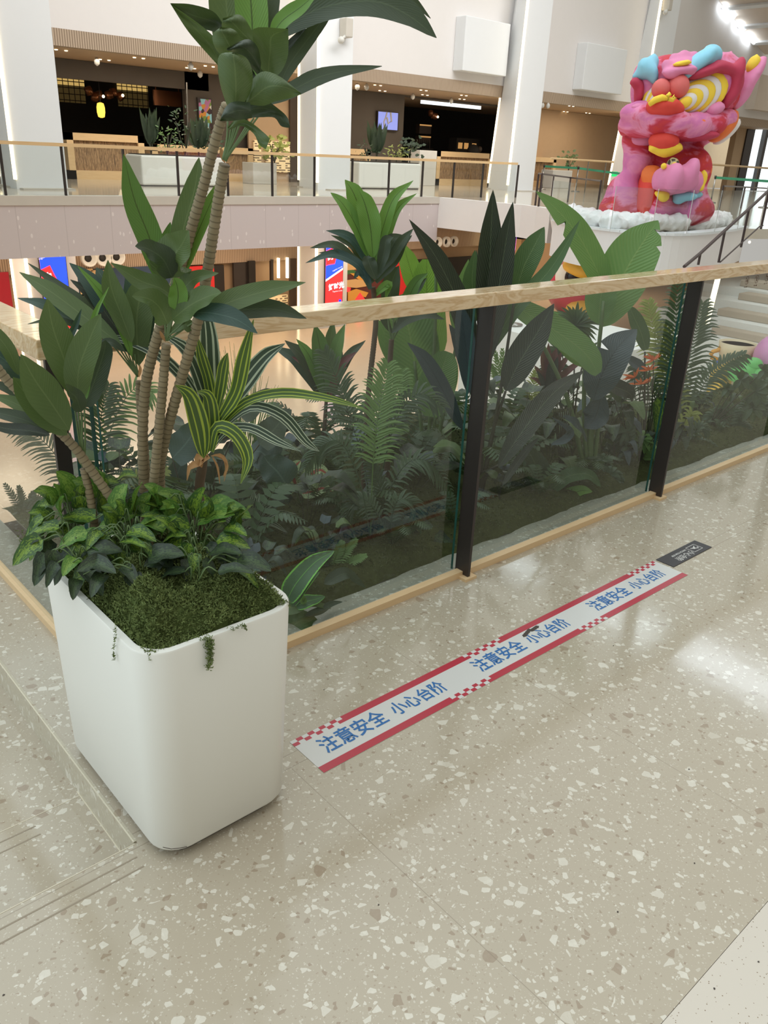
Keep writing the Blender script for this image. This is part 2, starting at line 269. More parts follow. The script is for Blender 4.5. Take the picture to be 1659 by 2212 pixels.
# ---------------------------------------------------------------- mesh builder
class MB:
    def __init__(s): s.v = []; s.f = []; s.uv = []; s.mi = []; s.m = 0
    def add(s, vs, fs, uvs=None):
        b = len(s.v); s.v += [Vector(v) for v in vs]; s.uv += list(uvs) if uvs else [(0, 0)]*len(vs)
        s.f += [tuple(i+b for i in f) for f in fs]; s.mi += [s.m]*len(fs); return s
    def hexa(s, p):    # 8 corners: bottom 4, top 4
        return s.add(p, [(3, 2, 1, 0), (4, 5, 6, 7), (0, 1, 5, 4), (1, 2, 6, 5), (2, 3, 7, 6), (3, 0, 4, 7)])
    def box(s, x0, x1, y0, y1, z0, z1):
        return s.hexa([(x0, y0, z0), (x1, y0, z0), (x1, y1, z0), (x0, y1, z0), (x0, y0, z1), (x1, y0, z1), (x1, y1, z1), (x0, y1, z1)])
    def prism(s, poly, z0, z1):
        n = len(poly); v = [(x, y, z0) for x, y in poly]+[(x, y, z1) for x, y in poly]
        return s.add(v, [tuple(range(n-1, -1, -1)), tuple(range(n, 2*n))]+[(i, (i+1) % n, n+(i+1) % n, n+i) for i in range(n)])
    def tube(s, pts, r, n=8, cap=True, ring=0):
        pts = [Vector(p) for p in pts]; k = len(pts); rs = r if isinstance(r, (list, tuple)) else [r]*k
        vs = []; uv = []; L = 0
        for i, p in enumerate(pts):
            T = (pts[min(i+1, k-1)]-pts[max(i-1, 0)]).normalized()
            a = T.cross(Vector((0, 0, 1)) if abs(T.z) < .9 else Vector((1, 0, 0))).normalized()
            if i and a.dot(pa) < 0 and abs(T.z) > .85: a = (pa - T*pa.dot(T)).normalized()
            pa = a; b = T.cross(a)
            if i: L += (pts[i]-pts[i-1]).length
            for j in range(n):
                t = 2*PI*j/n; vs.append(p + (a*math.cos(t)+b*math.sin(t))*rs[i]); uv.append((L*80, j/n))
        fs = [(i*n+j, i*n+(j+1) % n, (i+1)*n+(j+1) % n, (i+1)*n+j) for i in range(k-1) for j in range(n)]
        if cap: fs += [tuple(range(n-1, -1, -1)), tuple((k-1)*n+j for j in range(n))]
        return s.add(vs, fs, uv)
    def lathe(s, prof, c, n=24, M=None):
        vs = []; c = Vector(c)
        for r, z in prof:
            for j in range(n):
                q = Vector((r*math.cos(2*PI*j/n), r*math.sin(2*PI*j/n), z))
                vs.append(c+(M @ q if M else q))
        k = len(prof)
        fs = [(i*n+j, i*n+(j+1) % n, (i+1)*n+(j+1) % n, (i+1)*n+j) for i in range(k-1) for j in range(n)]
        if prof[0][0] > 1e-6: fs.append(tuple(range(n-1, -1, -1)))
        if prof[-1][0] > 1e-6: fs.append(tuple((k-1)*n+j for j in range(n)))
        return s.add(vs, fs)
    def ball(s, c, r, M=None, n=16, k=10):
        r = r if isinstance(r, (tuple, list)) else (r, r, r); vs = []; c = Vector(c)
        for i in range(k+1):
            th = PI*i/k
            for j in range(n):
                ph = 2*PI*j/n; q = Vector((r[0]*math.sin(th)*math.cos(ph), r[1]*math.sin(th)*math.sin(ph), r[2]*math.cos(th)))
                vs.append(c+(M @ q if M else q))
        return s.add(vs, [(i*n+j, (i+1)*n+j, (i+1)*n+(j+1) % n, i*n+(j+1) % n) for i in range(k) for j in range(n)])
    def build(s, name, mats, parent=None, smooth=False, mods=(), bevel=0):
        me = bpy.data.meshes.new(name); off = parent.matrix_world.translation if (parent is not None and not parent.get('_abs')) else Vector()
        off = ORIG.get(parent, Vector()) if parent is not None else Vector()
        me.from_pydata([tuple(v-off) for v in s.v], [], s.f)
        ul = me.uv_layers.new(name='uv')
        for l in me.loops: ul.data[l.index].uv = s.uv[l.vertex_index]
        if isinstance(mats, str): mats = [mats]
        for m in mats: me.materials.append(MATS[m])
        me.polygons.foreach_set('material_index', s.mi)
        if smooth: me.polygons.foreach_set('use_smooth', [True]*len(me.polygons))
        me.update()
        o = bpy.data.objects.new(name, me); C.objects.link(o)
        if parent is not None: o.parent = parent; ORIG[o] = off
        else: ORIG[o] = Vector()
        if bevel:
            b = o.modifiers.new('bevel', 'BEVEL'); b.width = bevel; b.segments = 2; b.limit_method = 'ANGLE'
        return o
ORIG = {}
def tag(o, label=None, cat=None, group=None, kind=None):
    if label: o['label'] = label
    if cat: o['category'] = cat
    if group: o['group'] = group
    if kind: o['kind'] = kind
    return o
def thing(name, label, cat, loc, group=None):
    o = bpy.data.objects.new(name, None); C.objects.link(o); o.location = Vector(loc); o.empty_display_size = .05
    ORIG[o] = Vector(loc); return tag(o, label, cat, group)
def struct(name, mb, mat, label=None, smooth=False, parent=None, bevel=0):
    o = mb.build(name, mat, parent, smooth, bevel=bevel)
    if parent is None: tag(o, label, None, None, 'structure')
    return o
def copy_thing(o, d, label, parent=None):
    c = o.copy(); C.objects.link(c)
    if parent is None: c.location = o.location + Vector(d); c['label'] = label
    else: c.parent = parent
    for ch in [k for k in o.children]: copy_thing(ch, d, None, c)
    return c
def text_part(name, body, mat, parent, M, size, bold=0.0, sx=1.0):
    cu = bpy.data.curves.new(name, 'FONT'); cu.body = body; cu.size = size; cu.offset = bold; cu.align_x = 'CENTER'; cu.align_y = 'CENTER'; cu.resolution_u = 3
    to = bpy.data.objects.new(name, cu); C.objects.link(to); dg = bpy.context.evaluated_depsgraph_get()
    me = bpy.data.meshes.new_from_object(to.evaluated_get(dg)); C.objects.unlink(to); bpy.data.objects.remove(to)
    off = ORIG.get(parent, Vector()); MM = Matrix.Translation(-off) @ M @ Matrix.Diagonal((sx, 1, 1, 1))
    me.transform(MM); me.materials.clear(); me.materials.append(MATS[mat])
    for p_ in me.polygons: p_.material_index = 0
    o = bpy.data.objects.new(name, me); C.objects.link(o); o.parent = parent; return o
def frame(origin, xax, yax):
    x = Vector(xax).normalized(); z = x.cross(Vector(yax)).normalized(); y = z.cross(x)
    m = Matrix((x, y, z)).transposed().to_4x4(); m.translation = Vector(origin); return m

# ---------------------------------------------------------------- our floor, steps and the planting bed edge
ZL = -5.0                      # floor of the lower hall
b = MB(); b.box(-1.5, 14, .396, 1.46, -.25, 0); b.box(.58, 14, 1.46, 1.925, -.25, 0); b.box(.58, .775, 1.925, 9, -.25, 0)
struct('floor', b, 'terrazzo_beige', 'beige polished terrazzo floor with white and brown chips')
b = MB(); b.box(-1.5, 14, -4, .395, -.25, 0); struct('floor_pale_strip', b, 'terrazzo_pale', 'paler finely speckled floor strip at the lower right corner')
b = MB(); b.box(.574, .582, 1.466, 9, -.4, .001); struct('trim_1', b, 'terrazzo_edge', 'terrazzo side face of the raised floor beside the steps')
plain('edge_line_pale', (214, 206, 186), .5)  # for thin pale lines added so the step edges stand out
b = MB(); b.box(.5725, .5755, 1.466, 9, -.0005, .0012); b.box(.5715, .5745, 1.46, 1.83, -.1055, -.1035); b.box(.5715, .5745, 1.83, 9, -.2005, -.1985); b.box(-1.5, .575, 1.4585, 1.4605, -.002, .0008); b.box(-3, .575, 1.809, 1.811, -.107, -.1042); struct('trim_1_edge_line', b, 'edge_line_pale', 'pale lines added along the step edges')
for i, (y0, z, nm) in enumerate(((1.46, -.105, 'upper'), (1.83, -.2, 'lower'))):
    b = MB(); b.box(-3, .576, y0-.02 if i else 1.455, 9, z-.2, z); struct('step_%s' % nm, b, 'terrazzo_beige', 'terrazzo step going down at the left, %s one' % nm)
plain('groove', (146, 134, 116), .6)
b = MB()
for y, z in ((1.42, 0), (1.385, 0), (1.775, -.105), (1.74, -.105)):
    b.box(-1.5, .56 if z == 0 else .44, y-.0022, y+.0022, z-.002, z+.0004)
struct('trim_2', b, 'groove', 'dark anti-slip grooves along the step edges')
b = MB(); b.box(.775, 14, 1.96, 2.085, -.4, .012); b.box(.80, .93, 2.085, 9, -.4, .012)
struct('trim_3', b, 'terrazzo_curb', 'grey green stone curb behind the glass around the planting bed')
b = MB(); b.box(.772, 14, 1.925, 1.958, 0, .027); b.box(.768, .797, 1.958, 9, 0, .027)
for x in (2.206, 3.626, 5.046, 6.466): b.box(x-.03, x+.034, 1.885, 1.927, 0, .012)
struct('baseboard_front', b, 'skirting_wood', 'pale wood skirting strip along the foot of the glass')

# ---------------------------------------------------------------- near railing
rl = thing('railing', 'near glass railing with thick pale wood handrail around the planting', 'railing', (.8, 1.93, 0))
b = MB(); b.box(.632, 14, 1.872, 1.965, 1.083, 1.130); b.box(.632, .725, 1.965, 9, 1.083, 1.130)
b.build('handrail', 'handrail_wood', rl, bevel=.003)
for x in (2.206, 3.626, 5.046, 6.466):
    b = MB(); b.box(x-.007, x+.007, 1.897, 1.968, .012, 1.083); tag(b.build('post', 'metal_dark', rl, bevel=.001))
for y in (2.1, 3.52):
    b = MB(); b.box(.722, .762, y-.007, y+.007, 0, 1.083); b.build('post', 'metal_dark', rl, bevel=.001)
for x0, x1 in ((.80, 2.188), (2.224, 3.608), (3.644, 5.028), (5.064, 6.45), (6.48, 7.9)):
    b = MB(); b.box(x0, x1, 1.972, 1.982, .02, 1.083); gp = b.build('glass_pane', 'tinted_glass', rl)
    for xq in (x0-.0015, x1):
        b = MB(); b.box(xq, xq+.0015, 1.972, 1.982, .02, 1.083); b.build('pane_edge', 'glass_edge', gp)
for y0, y1 in ((1.99, 2.085), (2.115, 3.5), (3.54, 5)):
    b = MB(); b.box(.782, .792, y0, y1, .02, 1.083); gp = b.build('glass_pane', 'tinted_glass', rl)
    for yq in (y0-.0015, y1):
        b = MB(); b.box(.782, .792, yq, yq+.0015, .02, 1.083); b.build('pane_edge', 'glass_edge', gp)
# prohibition decal on the third pane
dc = thing('glass_decal', 'brown no-climbing and no-leaning symbols on the pane right of the last post', 'decal', PY(1620, 620, 1.9715))
for k, (px, py, w_) in enumerate(((1614, 606, 0), (1635, 603, 1), (1657, 599, 2))):
    c = PY(px, py, 1.9712); R_ = .0205; b = MB()
    for i in range(28):
        a0, a1 = 2*PI*i/28, 2*PI*(i+1)/28
        q = [c+Vector((math.cos(a)*r_, 0, math.sin(a)*r_)) for a, r_ in ((a0, R_), (a1, R_), (a1, R_*.9), (a0, R_*.9))]
        b.add(q, [(0, 1, 2, 3)])
    def seg(x0, z0, x1, z1, w=.0016):
        d = Vector((x1-x0, 0, z1-z0)).normalized(); n_ = Vector((-d.z, 0, d.x))*w
        b.add([c+Vector((x0, 0, z0))*R_+n_, c+Vector((x1, 0, z1))*R_+n_, c+Vector((x1, 0, z1))*R_-n_, c+Vector((x0, 0, z0))*R_-n_], [(0, 1, 2, 3)])
    seg(-.68, .68, .68, -.68)
    for g in (((-.1, -.7, .15, -.1), (.15, -.1, .3, .35), (.15, .1, .55, .5), (-.8, -.1, .85, -.1)), ((-.4, -.7, .0, .1), (.0, .1, .3, .6), (.05, .1, .1, -.6)), ((-.6, .2, .1, .3), (.1, .3, .5, .1), (.1, .3, .2, -.5)))[k]: seg(*g)
    b.build('symbol', 'brown_print', dc)
    text_part('caption', ('禁止翻越', '禁止倚靠', '禁止攀爬')[k], 'brown_print', dc, frame(c+Vector((-.002, -.0002, -.032)), (1, 0, 0), (0, 0, 1)), .0088, .0002)

# ---------------------------------------------------------------- floor stickers
st = thing('floor_sticker', 'long white and red safety strip with blue characters stuck on the floor', 'floor sticker', (2.03, 1.45, 0))
y0, y1 = 1.372, 1.533; X0, X1 = 1.078, 2.972
b = MB(); b.box(X0, X1, y0, y1, .0003, .0012); b.build('strip', 'sticker_white', st)
b = MB(); ck = .0205; hh = .013
def redrow(yb, s0, up):
    seglen = .632; x = X0
    # alternate checks and solid bars, as on the print
    for a, e, kind in s0:
        if kind == 's': b.box(a, e, yb, yb+hh*2, .0011, .0016)
        else:
            n_ = int(round((e-a)/ck))
            for i in range(n_):
                for r_ in (0, 1):
                    if (i+r_) % 2 == 0: b.box(a+i*(e-a)/n_, a+(i+1)*(e-a)/n_, yb+r_*hh, yb+(r_+1)*hh, .0011, .0016)
redrow(y1-2*hh, [(X0, 1.261, 'c'), (1.261, 1.788, 's'), (1.788, 1.97, 'c'), (1.97, 2.77, 's'), (2.77, 2.965, 'c')], True)
redrow(y0, [(X0, 1.59, 's'), (1.59, 1.771, 'c'), (1.771, 2.253, 's'), (2.253, 2.407, 'c'), (2.407, X1, 's')], False)
b.build('red_border', 'sticker_red', st)
for a in (1.132, 1.772, 2.418):
    for i, ch in enumerate('注意安全'): text_part('character', ch, 'sticker_blue', st, frame((a+.030+i*.0600, 1.453, .0018), (1, 0, 0), (0, 1, 0)), .072, .0012, .82)
    for i, ch in enumerate('小心台阶'): text_part('character', ch, 'sticker_blue', st, frame((a+.296+i*.0555, 1.453, .0018), (1, 0, 0), (0, 1, 0)), .064, .0012, .84)
b = MB()
for i in range(7):
    x = 2.06+i*.013; y = 1.487+i*.004*(1 if i < 4 else .4)
    b.prism([(x-.012, y-.006), (x+.002, y-.009), (x+.014, y-.002), (x+.008, y+.008), (x-.006, y+.006)], .0017, .0019+i*1e-5)
b.build('scuff_mark', 'scuff', st)
sg = thing('step_sign', 'small dark floor plate with white watch-your-step print at the strip end', 'floor sign', (3.147, 1.49, 0))
b = MB(); b.box(2.988, 3.308, 1.447, 1.531, .0004, .003); b.build('plate', 'black_sheet', sg)
b = MB()
for x0_, x1_, a_, e_ in ((3.195, 3.265, 1.466, 1.468), (3.195, 3.265, 1.511, 1.513), (3.195, 3.197, 1.466, 1.513), (3.263, 3.265, 1.466, 1.513)): b.box(x0_, x1_, a_, e_, .003, .0034)
def quadz(pts): b.add([(x, y, .0034) for x, y in pts], [tuple(range(len(pts)))])
quadz([(3.21, 1.495), (3.222, 1.488), (3.226, 1.491), (3.213, 1.499)]); quadz([(3.222, 1.485), (3.236, 1.482), (3.238, 1.493), (3.225, 1.497)])
quadz([(3.236, 1.482), (3.248, 1.476), (3.25, 1.479), (3.238, 1.487)]); quadz([(3.25, 1.482), (3.256, 1.482), (3.256, 1.489), (3.25, 1.489)]); quadz([(3.236, 1.492), (3.25, 1.501), (3.248, 1.504), (3.234, 1.495)])
b.build('warning_symbol', 'white_print', sg)
text_part('lettering', '小心台阶', 'white_print', sg, frame((3.125, 1.475, .0036), (-1, 0, 0), (0, -1, 0)), .036, .0002, .92)
text_part('lettering', 'WATCH YOUR STEP', 'white_print', sg, frame((3.125, 1.504, .0036), (-1, 0, 0), (0, -1, 0)), .014, .0003, .9)
# small dark dirt specks lying on the floor as in the photo
b = MB(); rr = random.Random(3)
for px, py in ((700, 1490), (1488, 1662), (1334, 1970), (8, 2150), (1638, 2078), (1543, 2136), (1500, 1865), (818, 1955), (1325, 1395)):
    q = PZ(px, py); s_ = .0022
    b.prism([(q.x+s_*math.cos(a)*rr.uniform(.5, 1.4), q.y+s_*math.sin(a)*rr.uniform(.5, 1.2)) for a in (0, 1.2, 2.4, 3.6, 5)], .0001, .0012)
tag(b.build('dirt_specks', 'scuff'), 'tiny dark specks of dirt scattered on the terrazzo floor', 'dirt', None, 'stuff')

# ---------------------------------------------------------------- far balcony, shops and columns
ZB, YB = .14, 22.0
def zpx(px, py, y): return PY(px, py, y).z
FB = zpx(450, 541, YB)                           # underside of the fascia
XR = 22.0
b = MB(); b.box(-16, 60, YB+.02, 46, ZB-.4, ZB); struct('floor_upper', b, 'floor_upper', 'polished floor of the far balcony in front of the shops')
b = MB(); b.box(-16, XR, YB, YB+.02, FB, ZB-.2); struct('wall_balcony_front', b, 'fascia_fabric', 'lilac grey speckled front of the far balcony')
b = MB(); b.box(-16, XR, YB-.03, YB+.35, ZB-.2, ZB+.02); struct('trim_4', b, 'concrete_light', 'pale stone edging of the far balcony')
b = MB(); b.box(-16, XR, YB+.021, 42, FB, FB+.08); struct('ceiling_lower', b, 'white_wall', 'ceiling of the lower hall under the far balcony')
ZR = zpx(930, 346, YB)
fr_ = thing('balcony_railing', 'glass railing with slim wood handrail along the far balcony', 'railing', (8, YB+.1, ZB))
xe = PY(1122, 353, YB).x
b = MB(); b.box(-14, xe, YB+.06, YB+.16, ZR-.04, ZR+.04); b.build('handrail', 'pale_wood', fr_)
pxs = [(3, 3), (135, 145), (267, 270), (383, 385), (491, 490), (588, 588), (680, 679), (842, 838), (915, 911), (983, 979), (1046, 1042), (1122, 1115)]
xs = sorted(PY(a, 345, YB+.1).x for a, _ in pxs) + [PY(762, 345, YB+.1).x]
xs = sorted(xs)
for x in xs:
    b = MB(); b.box(x-.025, x+.025, YB+.08, YB+.14, ZB, ZR-.04); b.build('post', 'metal_dark', fr_)
b = MB(); b.box(-14, xe, YB+.1, YB+.115, ZB, ZR-.04); b.build('glass_panel', 'far_glass', fr_)
# upper wall with bulkheads
YW = 28.0
zt = zpx(450, 103, YW); zb = zpx(120, 98, YW)
b = MB(); b.box(-16, 60, YW, YW+.3, zt, 16); struct('wall_back', b, 'white_wall', 'tall plain white wall above the shop fronts')
b = MB(); b.box(-16, 60, YW-.02, YW+.3, zb, zt); struct('trim_5', b, 'slat_wood', 'ribbed beige band above the shop openings')
b = MB(); b.box(-16, 60, YW+.02, 46, zb+.01, zb+.15); struct('ceiling_shop', b, 'soffit_beige', 'beige soffit over the shop fronts')
YS = 32.3
def wall_piece(name, x0p, x1p, y_, mat, label, z0=ZB, z1=None, th=.25):
    b = MB(); x0 = PY(x0p, 300, y_).x; x1 = PY(x1p, 300, y_).x; b.box(x0, x1, y_, y_+th, z0, z1 if z1 else zb); return struct(name, b, mat, label)
zh = zpx(350, 188, YS)
wall_piece('wall_shop_left', -200, 455, YS, 'dark_wall', 'dark grey header over the left shop opening', zh)
wall_piece('wall_shop_middle', 405, 560, YS, 'dark_wall', 'dark grey wall panel with the picture')
wall_piece('wall_shop_centre', 650, 870, YS, 'dark_wall', 'dark grey wall with the television', z0=ZB)
wall_piece('wall_shop_header', 870, 1090, YS, 'dark_wall', 'dark header over the right shop opening', zpx(1000, 222, YS))
wall_piece('wall_shop_right', 1130, 1345, YS-.5, 'taupe_wall', 'warm beige wall lit from above at the right')
wall_piece('wall_shop_far_right', 1345, 1700, YS+1, 'taupe_wall', 'warm beige wall behind the sculpture')
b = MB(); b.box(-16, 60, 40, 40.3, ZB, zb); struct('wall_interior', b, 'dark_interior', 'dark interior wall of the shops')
# beige lift lobby strip between left counter and centre column
x0 = PY(546, 300, 31.6).x; x1 = PY(640, 300, 31.6).x
b = MB(); b.box(x0, x1, 31.9, 32.0, ZB, zb); struct('wall_lobby', b, 'taupe_wall', 'beige lobby wall beside the centre column')
for a, e, m_, nm in ((549, 564, 'perforated_screen', 'l'), (575, 626, 'perforated_screen', 'r')):
    b = MB(); b.box(PY(a, 350, 31.8).x, PY(e, 350, 31.8).x, 31.78, 31.86, zpx(600, 372, 31.8), zpx(600, 305, 31.8))
    tag(b.build('perforated_panel', m_), 'small glowing perforated panel in the %s part of the far lobby' % ('left' if nm == 'l' else 'right'), 'wall panel')
b = MB(); b.box(PY(626, 350, 31.8).x, PY(641, 350, 31.8).x, 31.76, 31.86, ZB, zb); tag(b.build('dark_door_jamb', 'brown_dark'), 'narrow dark brown panel right of the perforated panels upstairs', 'wall panel')
# ducts above shop opening, far glowing grids, lanterns
for a, e, lab in ((126, 182, 'left'), (254, 318, 'right')):
    b = MB(); b.box(PY(a, 180, 39.9).x, PY(e, 180, 39.9).x, 39.9, 40, zpx(200, 225, 39.9), zpx(200, 172, 39.9))
    tag(b.build('lattice_window', 'window_grid_glow'), 'glowing lattice panel high in the dark shop, %s one' % lab, 'lattice panel')
def lantern(px, py, y, k, sc_=1.0):
    root = thing('ceiling_lamp', 'cluster of copper drum lamps in the dark shop, %s' % k, 'lamp', PY(px, py, y))
    c = PY(px, py, y); rr = random.Random(int(px))
    for i in range(3):
        d = Vector(((i-1.5)*.42*sc_, rr.uniform(-.2, .2), rr.uniform(-.12, .12)))
        m_ = Euler((rr.uniform(-.5, .5), rr.uniform(-.6, .6), 0)).to_matrix()
        b = MB(); b.lathe([(.10*sc_, -.22*sc_), (.24*sc_, -.2*sc_), (.24*sc_, .2*sc_), (.1*sc_, .22*sc_)], c+d, 12, m_); b.build('lamp_shade', 'copper', root, True)
    b = MB(); b.ball(c+Vector((.1, -.25, -.05)), .06, n=8, k=6); b.build('bulb', 'led_warm', root)
    return root
lantern(212, 205, 35, 'left of the pair', .62); lantern(254, 203, 35, 'right of the pair', .62); lantern(936, 250, 35, 'right shop', .55)
lt = thing('paper_lantern', 'oval yellow glowing lantern hanging in the dark shop', 'lantern', PY(218, 238, 34))
c = PY(218, 238, 34); b = MB(); b.lathe([(.04, -.27), (.12, -.24), (.155, -.08), (.155, .1), (.12, .24), (.04, .27)], c, 14); b.build('shade', 'lantern', lt, True)
b = MB(); b.tube([c+Vector((0, 0, .26)), Vector((c.x, c.y, zb+.02))], .015, 5); b.build('cord', 'metal_dark', lt)
tv = thing('television', 'wall television showing a pale blue picture on the dark wall', 'television', PY(837, 260, YS-.1))
b = MB(); b.box(PY(814, 260, YS-.1).x, PY(860, 260, YS-.1).x, YS-.15, YS-.03, zpx(837, 282, YS-.1), zpx(837, 241, YS-.1)); b.build('case', 'metal_dark', tv)
xa, xb = PY(817, 260, YS-.16).x, PY(859, 260, YS-.16).x; za, zc = zpx(837, 280, YS-.16), zpx(837, 242.5, YS-.16)
b = MB(); b.box(xa, xb, YS-.17, YS-.15, za, zc); b.build('screen', 'screen_lilac', tv)
b = MB(); w_ = xb-xa; h_ = zc-za
b.tube([(xa+w_*.42, YS-.175, zc), (xa+w_*.36, YS-.175, zc-h_*.3), (xa+w_*.28, YS-.175, zc-h_*.55), (xa+w_*.3, YS-.175, zc-h_*.85)], .04, 5)
b.tube([(xa+w_*.6, YS-.175, zc), (xa+w_*.66, YS-.175, zc-h_*.5), (xa+w_*.5, YS-.175, zc-h_*.65), (xa+w_*.42, YS-.175, zc-h_*.3)], .05, 5); b.build('picture_shape', 'concrete_light', tv)
pc = thing('wall_picture', 'tall framed picture of bright flowers on the dark wall panel', 'picture', PY(443, 245, YS-.05))
xa, xb = PY(427.5, 250, YS-.05).x, PY(458, 250, YS-.05).x; za, zc = zpx(443, 279, YS-.05), zpx(443, 212, YS-.05)
b = MB(); b.box(xa, xb, YS-.08, YS-.01, za, zc); b.build('frame', 'metal_dark', pc)
t = NT('flower_print'); o = t.vor(t.pos(kind='O'), 6); cc = t.xyz(o['Color']); t.P(col=t.ramp(cc[0], [(0, (60, 40, 50)), (.2, (190, 120, 170)), (.4, (150, 210, 225)), (.6, (220, 150, 60)), (.75, (120, 150, 70)), (.9, (230, 230, 225))], 'CONSTANT'), rough=.4)
b = MB(); b.box(xa+.04, xb-.04, YS-.09, YS-.08, za+.04, zc-.04); b.build('canvas', 'flower_print', pc)
b = MB(); b.box(PY(333, 210, 33.5).x, PY(392, 210, 33.5).x, 33.5, 33.6, zpx(360, 229, 33.5), zpx(360, 196, 33.5)); [b.tube([(x_, 33.55, zpx(360, 196, 33.5)), (x_, 33.55, zb+.02)], .02, 5) for x_ in (PY(338, 200, 33.5).x, PY(387, 200, 33.5).x)]; tag(b.build('menu_board', 'copper'), 'reddish brown hanging board inside the left shop', 'sign board')
b = MB(); b.tube([PY(403, 178, 32.1), PY(407, 330, 32.1)], .035, 6); tag(b.build('wall_pipe', 'steel'), 'thin grey pipe on the dark wall left of the flower picture', 'pipe')
b = MB(); b.box(PY(912, 222, 33).x, PY(1040, 222, 33).x, 33, 33.12, zpx(975, 230, 33), zpx(975, 222.5, 33)); b.box(PY(975, 222, 33).x-.05, PY(975, 222, 33).x+.05, 33, 33.1, zpx(975, 223, 33), zb); tag(b.build('light_bar', 'window_day'), 'long white light bar above the right shop opening', 'lamp')
sh = thing('bottle_shelf', 'glowing wall shelf with bottles in the right dark shop', 'shelf', PY(918, 320, 36))
for k, (ya, yb_) in enumerate(((269, 289), (294, 322))):
    b = MB(); b.box(PY(905, 300, 36).x, PY(930, 300, 36).x, 36, 36.3, zpx(918, yb_, 36), zpx(918, ya, 36)); cp_ = b.build('compartment', 'brown_dark', sh)
    b = MB(); b.box(PY(905, 300, 36).x, PY(930, 300, 36).x, 35.97, 36, zpx(918, ya+3, 36), zpx(918, ya, 36)); b.build('strip_light', 'shelf_glow', cp_)
b = MB(); b.box(PY(905, 300, 36).x, PY(930, 300, 36).x, 35.7, 36.3, ZB, PY(918, 320.5, 35.9).z); b.build('cabinet', 'dark_interior', sh)
for k in range(5):
    c = PY(908+k*4.4, 320, 35.9); c.z = PY(918, 320.5, 35.9).z; b = MB(); b.lathe([(.05, 0), (.05, .26), (.02, .34), (.02, .44)], c, 8); tag(b.build('bottle', 'dark_interior', None, True), 'dark bottle on the lower glowing shelf', 'bottle', 'bottles on the glowing shelf')
fg = thing('drinks_fridge', 'glass fronted drinks fridge behind the right counter', 'fridge', PY(1010, 325, 35))
b = MB(); b.box(PY(986, 310, 35).x, PY(1036, 310, 35).x, 35, 35.6, ZB, zpx(1010, 299, 35)); b.build('cabinet', 'dark_interior', fg)
for a in (990, 1003, 1020): b = MB(); b.box(PY(a, 315, 34.98).x, PY(a+8, 315, 34.98).x, 34.95, 35, zpx(1010, 322, 35), zpx(1010, 309, 35)); b.build('lit_door', 'shelf_glow', fg)
cl = thing('staff_person', 'person in a dark top bending behind the right counter', 'person', PY(1022, 330, 33.5))
c = PY(1022, 327, 33.4); b = MB(); b.ball(c, (.42, .26, .36), n=14, k=8); b.ball(c+Vector((-.1, -.02, -.5)), (.3, .22, .5), n=12, k=8); b.tube([(c.x-.22, c.y, ZB), (c.x-.2, c.y, c.z-.5)], .1, 8); b.tube([(c.x+.02, c.y, ZB), (c.x+0, c.y, c.z-.5)], .1, 8); b.build('body', 'dark_interior', cl, True)
b = MB(); b.ball(c+Vector((.38, -.12, .12)), (.13, .14, .16), n=12, k=8); b.build('head', 'brown_dark', cl, True)
# warm area fills added under the soffit to brighten the counters
for lx in (15, 22, 29, 40):
    l_ = bpy.data.lights.new('soffit_fill', 'AREA'); l_.shape = 'RECTANGLE'; l_.size = 5; l_.size_y = 1.5; l_.energy = 110; l_.color = (1, .86, .68)
    o_ = bpy.data.objects.new('soffit_fill', l_); C.objects.link(o_); o_.location = (lx, 29.6, zb-.05)
# counters
def counter(a, e, top, bot, y_, lab, panel=True):
    r_ = thing('service_counter', lab, 'counter', PY((a+e)/2, bot, y_)); x0, x1 = PY(a, (top+bot)/2, y_).x, PY(e, (top+bot)/2, y_).x
    z1 = zpx((a+e)/2, top, y_); z0 = ZB; f = .24
    b = MB(); b.box(x0, x0+f, y_, y_+1, z0, z1); b.box(x1-f, x1, y_, y_+1, z0, z1); b.box(x0, x1, y_, y_+1, z1-f, z1); b.box(x0, x1, y_, y_+1, z0, z0+.3); b.build('frame', 'pale_wood', r_)
    b = MB(); b.box(x0+f, x1-f, y_+.12, y_+.9, z0+.3, z1-f); b.build('front_panel', 'bamboo_panel', r_)
counter(147, 313, 290, 378, 31.2, 'wood framed counter with bamboo front at the left shop')
counter(330, 547, 316, 384, 31.4, 'bamboo fronted counter behind the tall planter, left of the centre column')
counter(716, 800, 321, 392, 31.4, 'bamboo fronted counter half hidden behind the middle white planter')
counter(943, 1062, 329, 398, 30.8, 'bamboo fronted counter between the planter and the right column')
counter(1150, 1201, 340, 372, 31, 'short bamboo fronted counter in the beige area right of the column')
for a, e, tp, bt, y_, lab in ((547, 598, 352, 392, 29.6, 'low grey box beside the counter, left of the centre column'), (905, 942, 325, 402, 30.2, 'pale box at the left end of the right counter'), (1195, 1237, 368, 400, 29.5, 'white box holding the small plant on the right')):
    b = MB(); b.box(PY(a, 370, y_).x, PY(e, 370, y_).x, y_, y_+.8, ZB, zpx((a+e)/2, tp, y_)); tag(b.build('display_box', 'marble_pale', bevel=.02), lab, 'box')
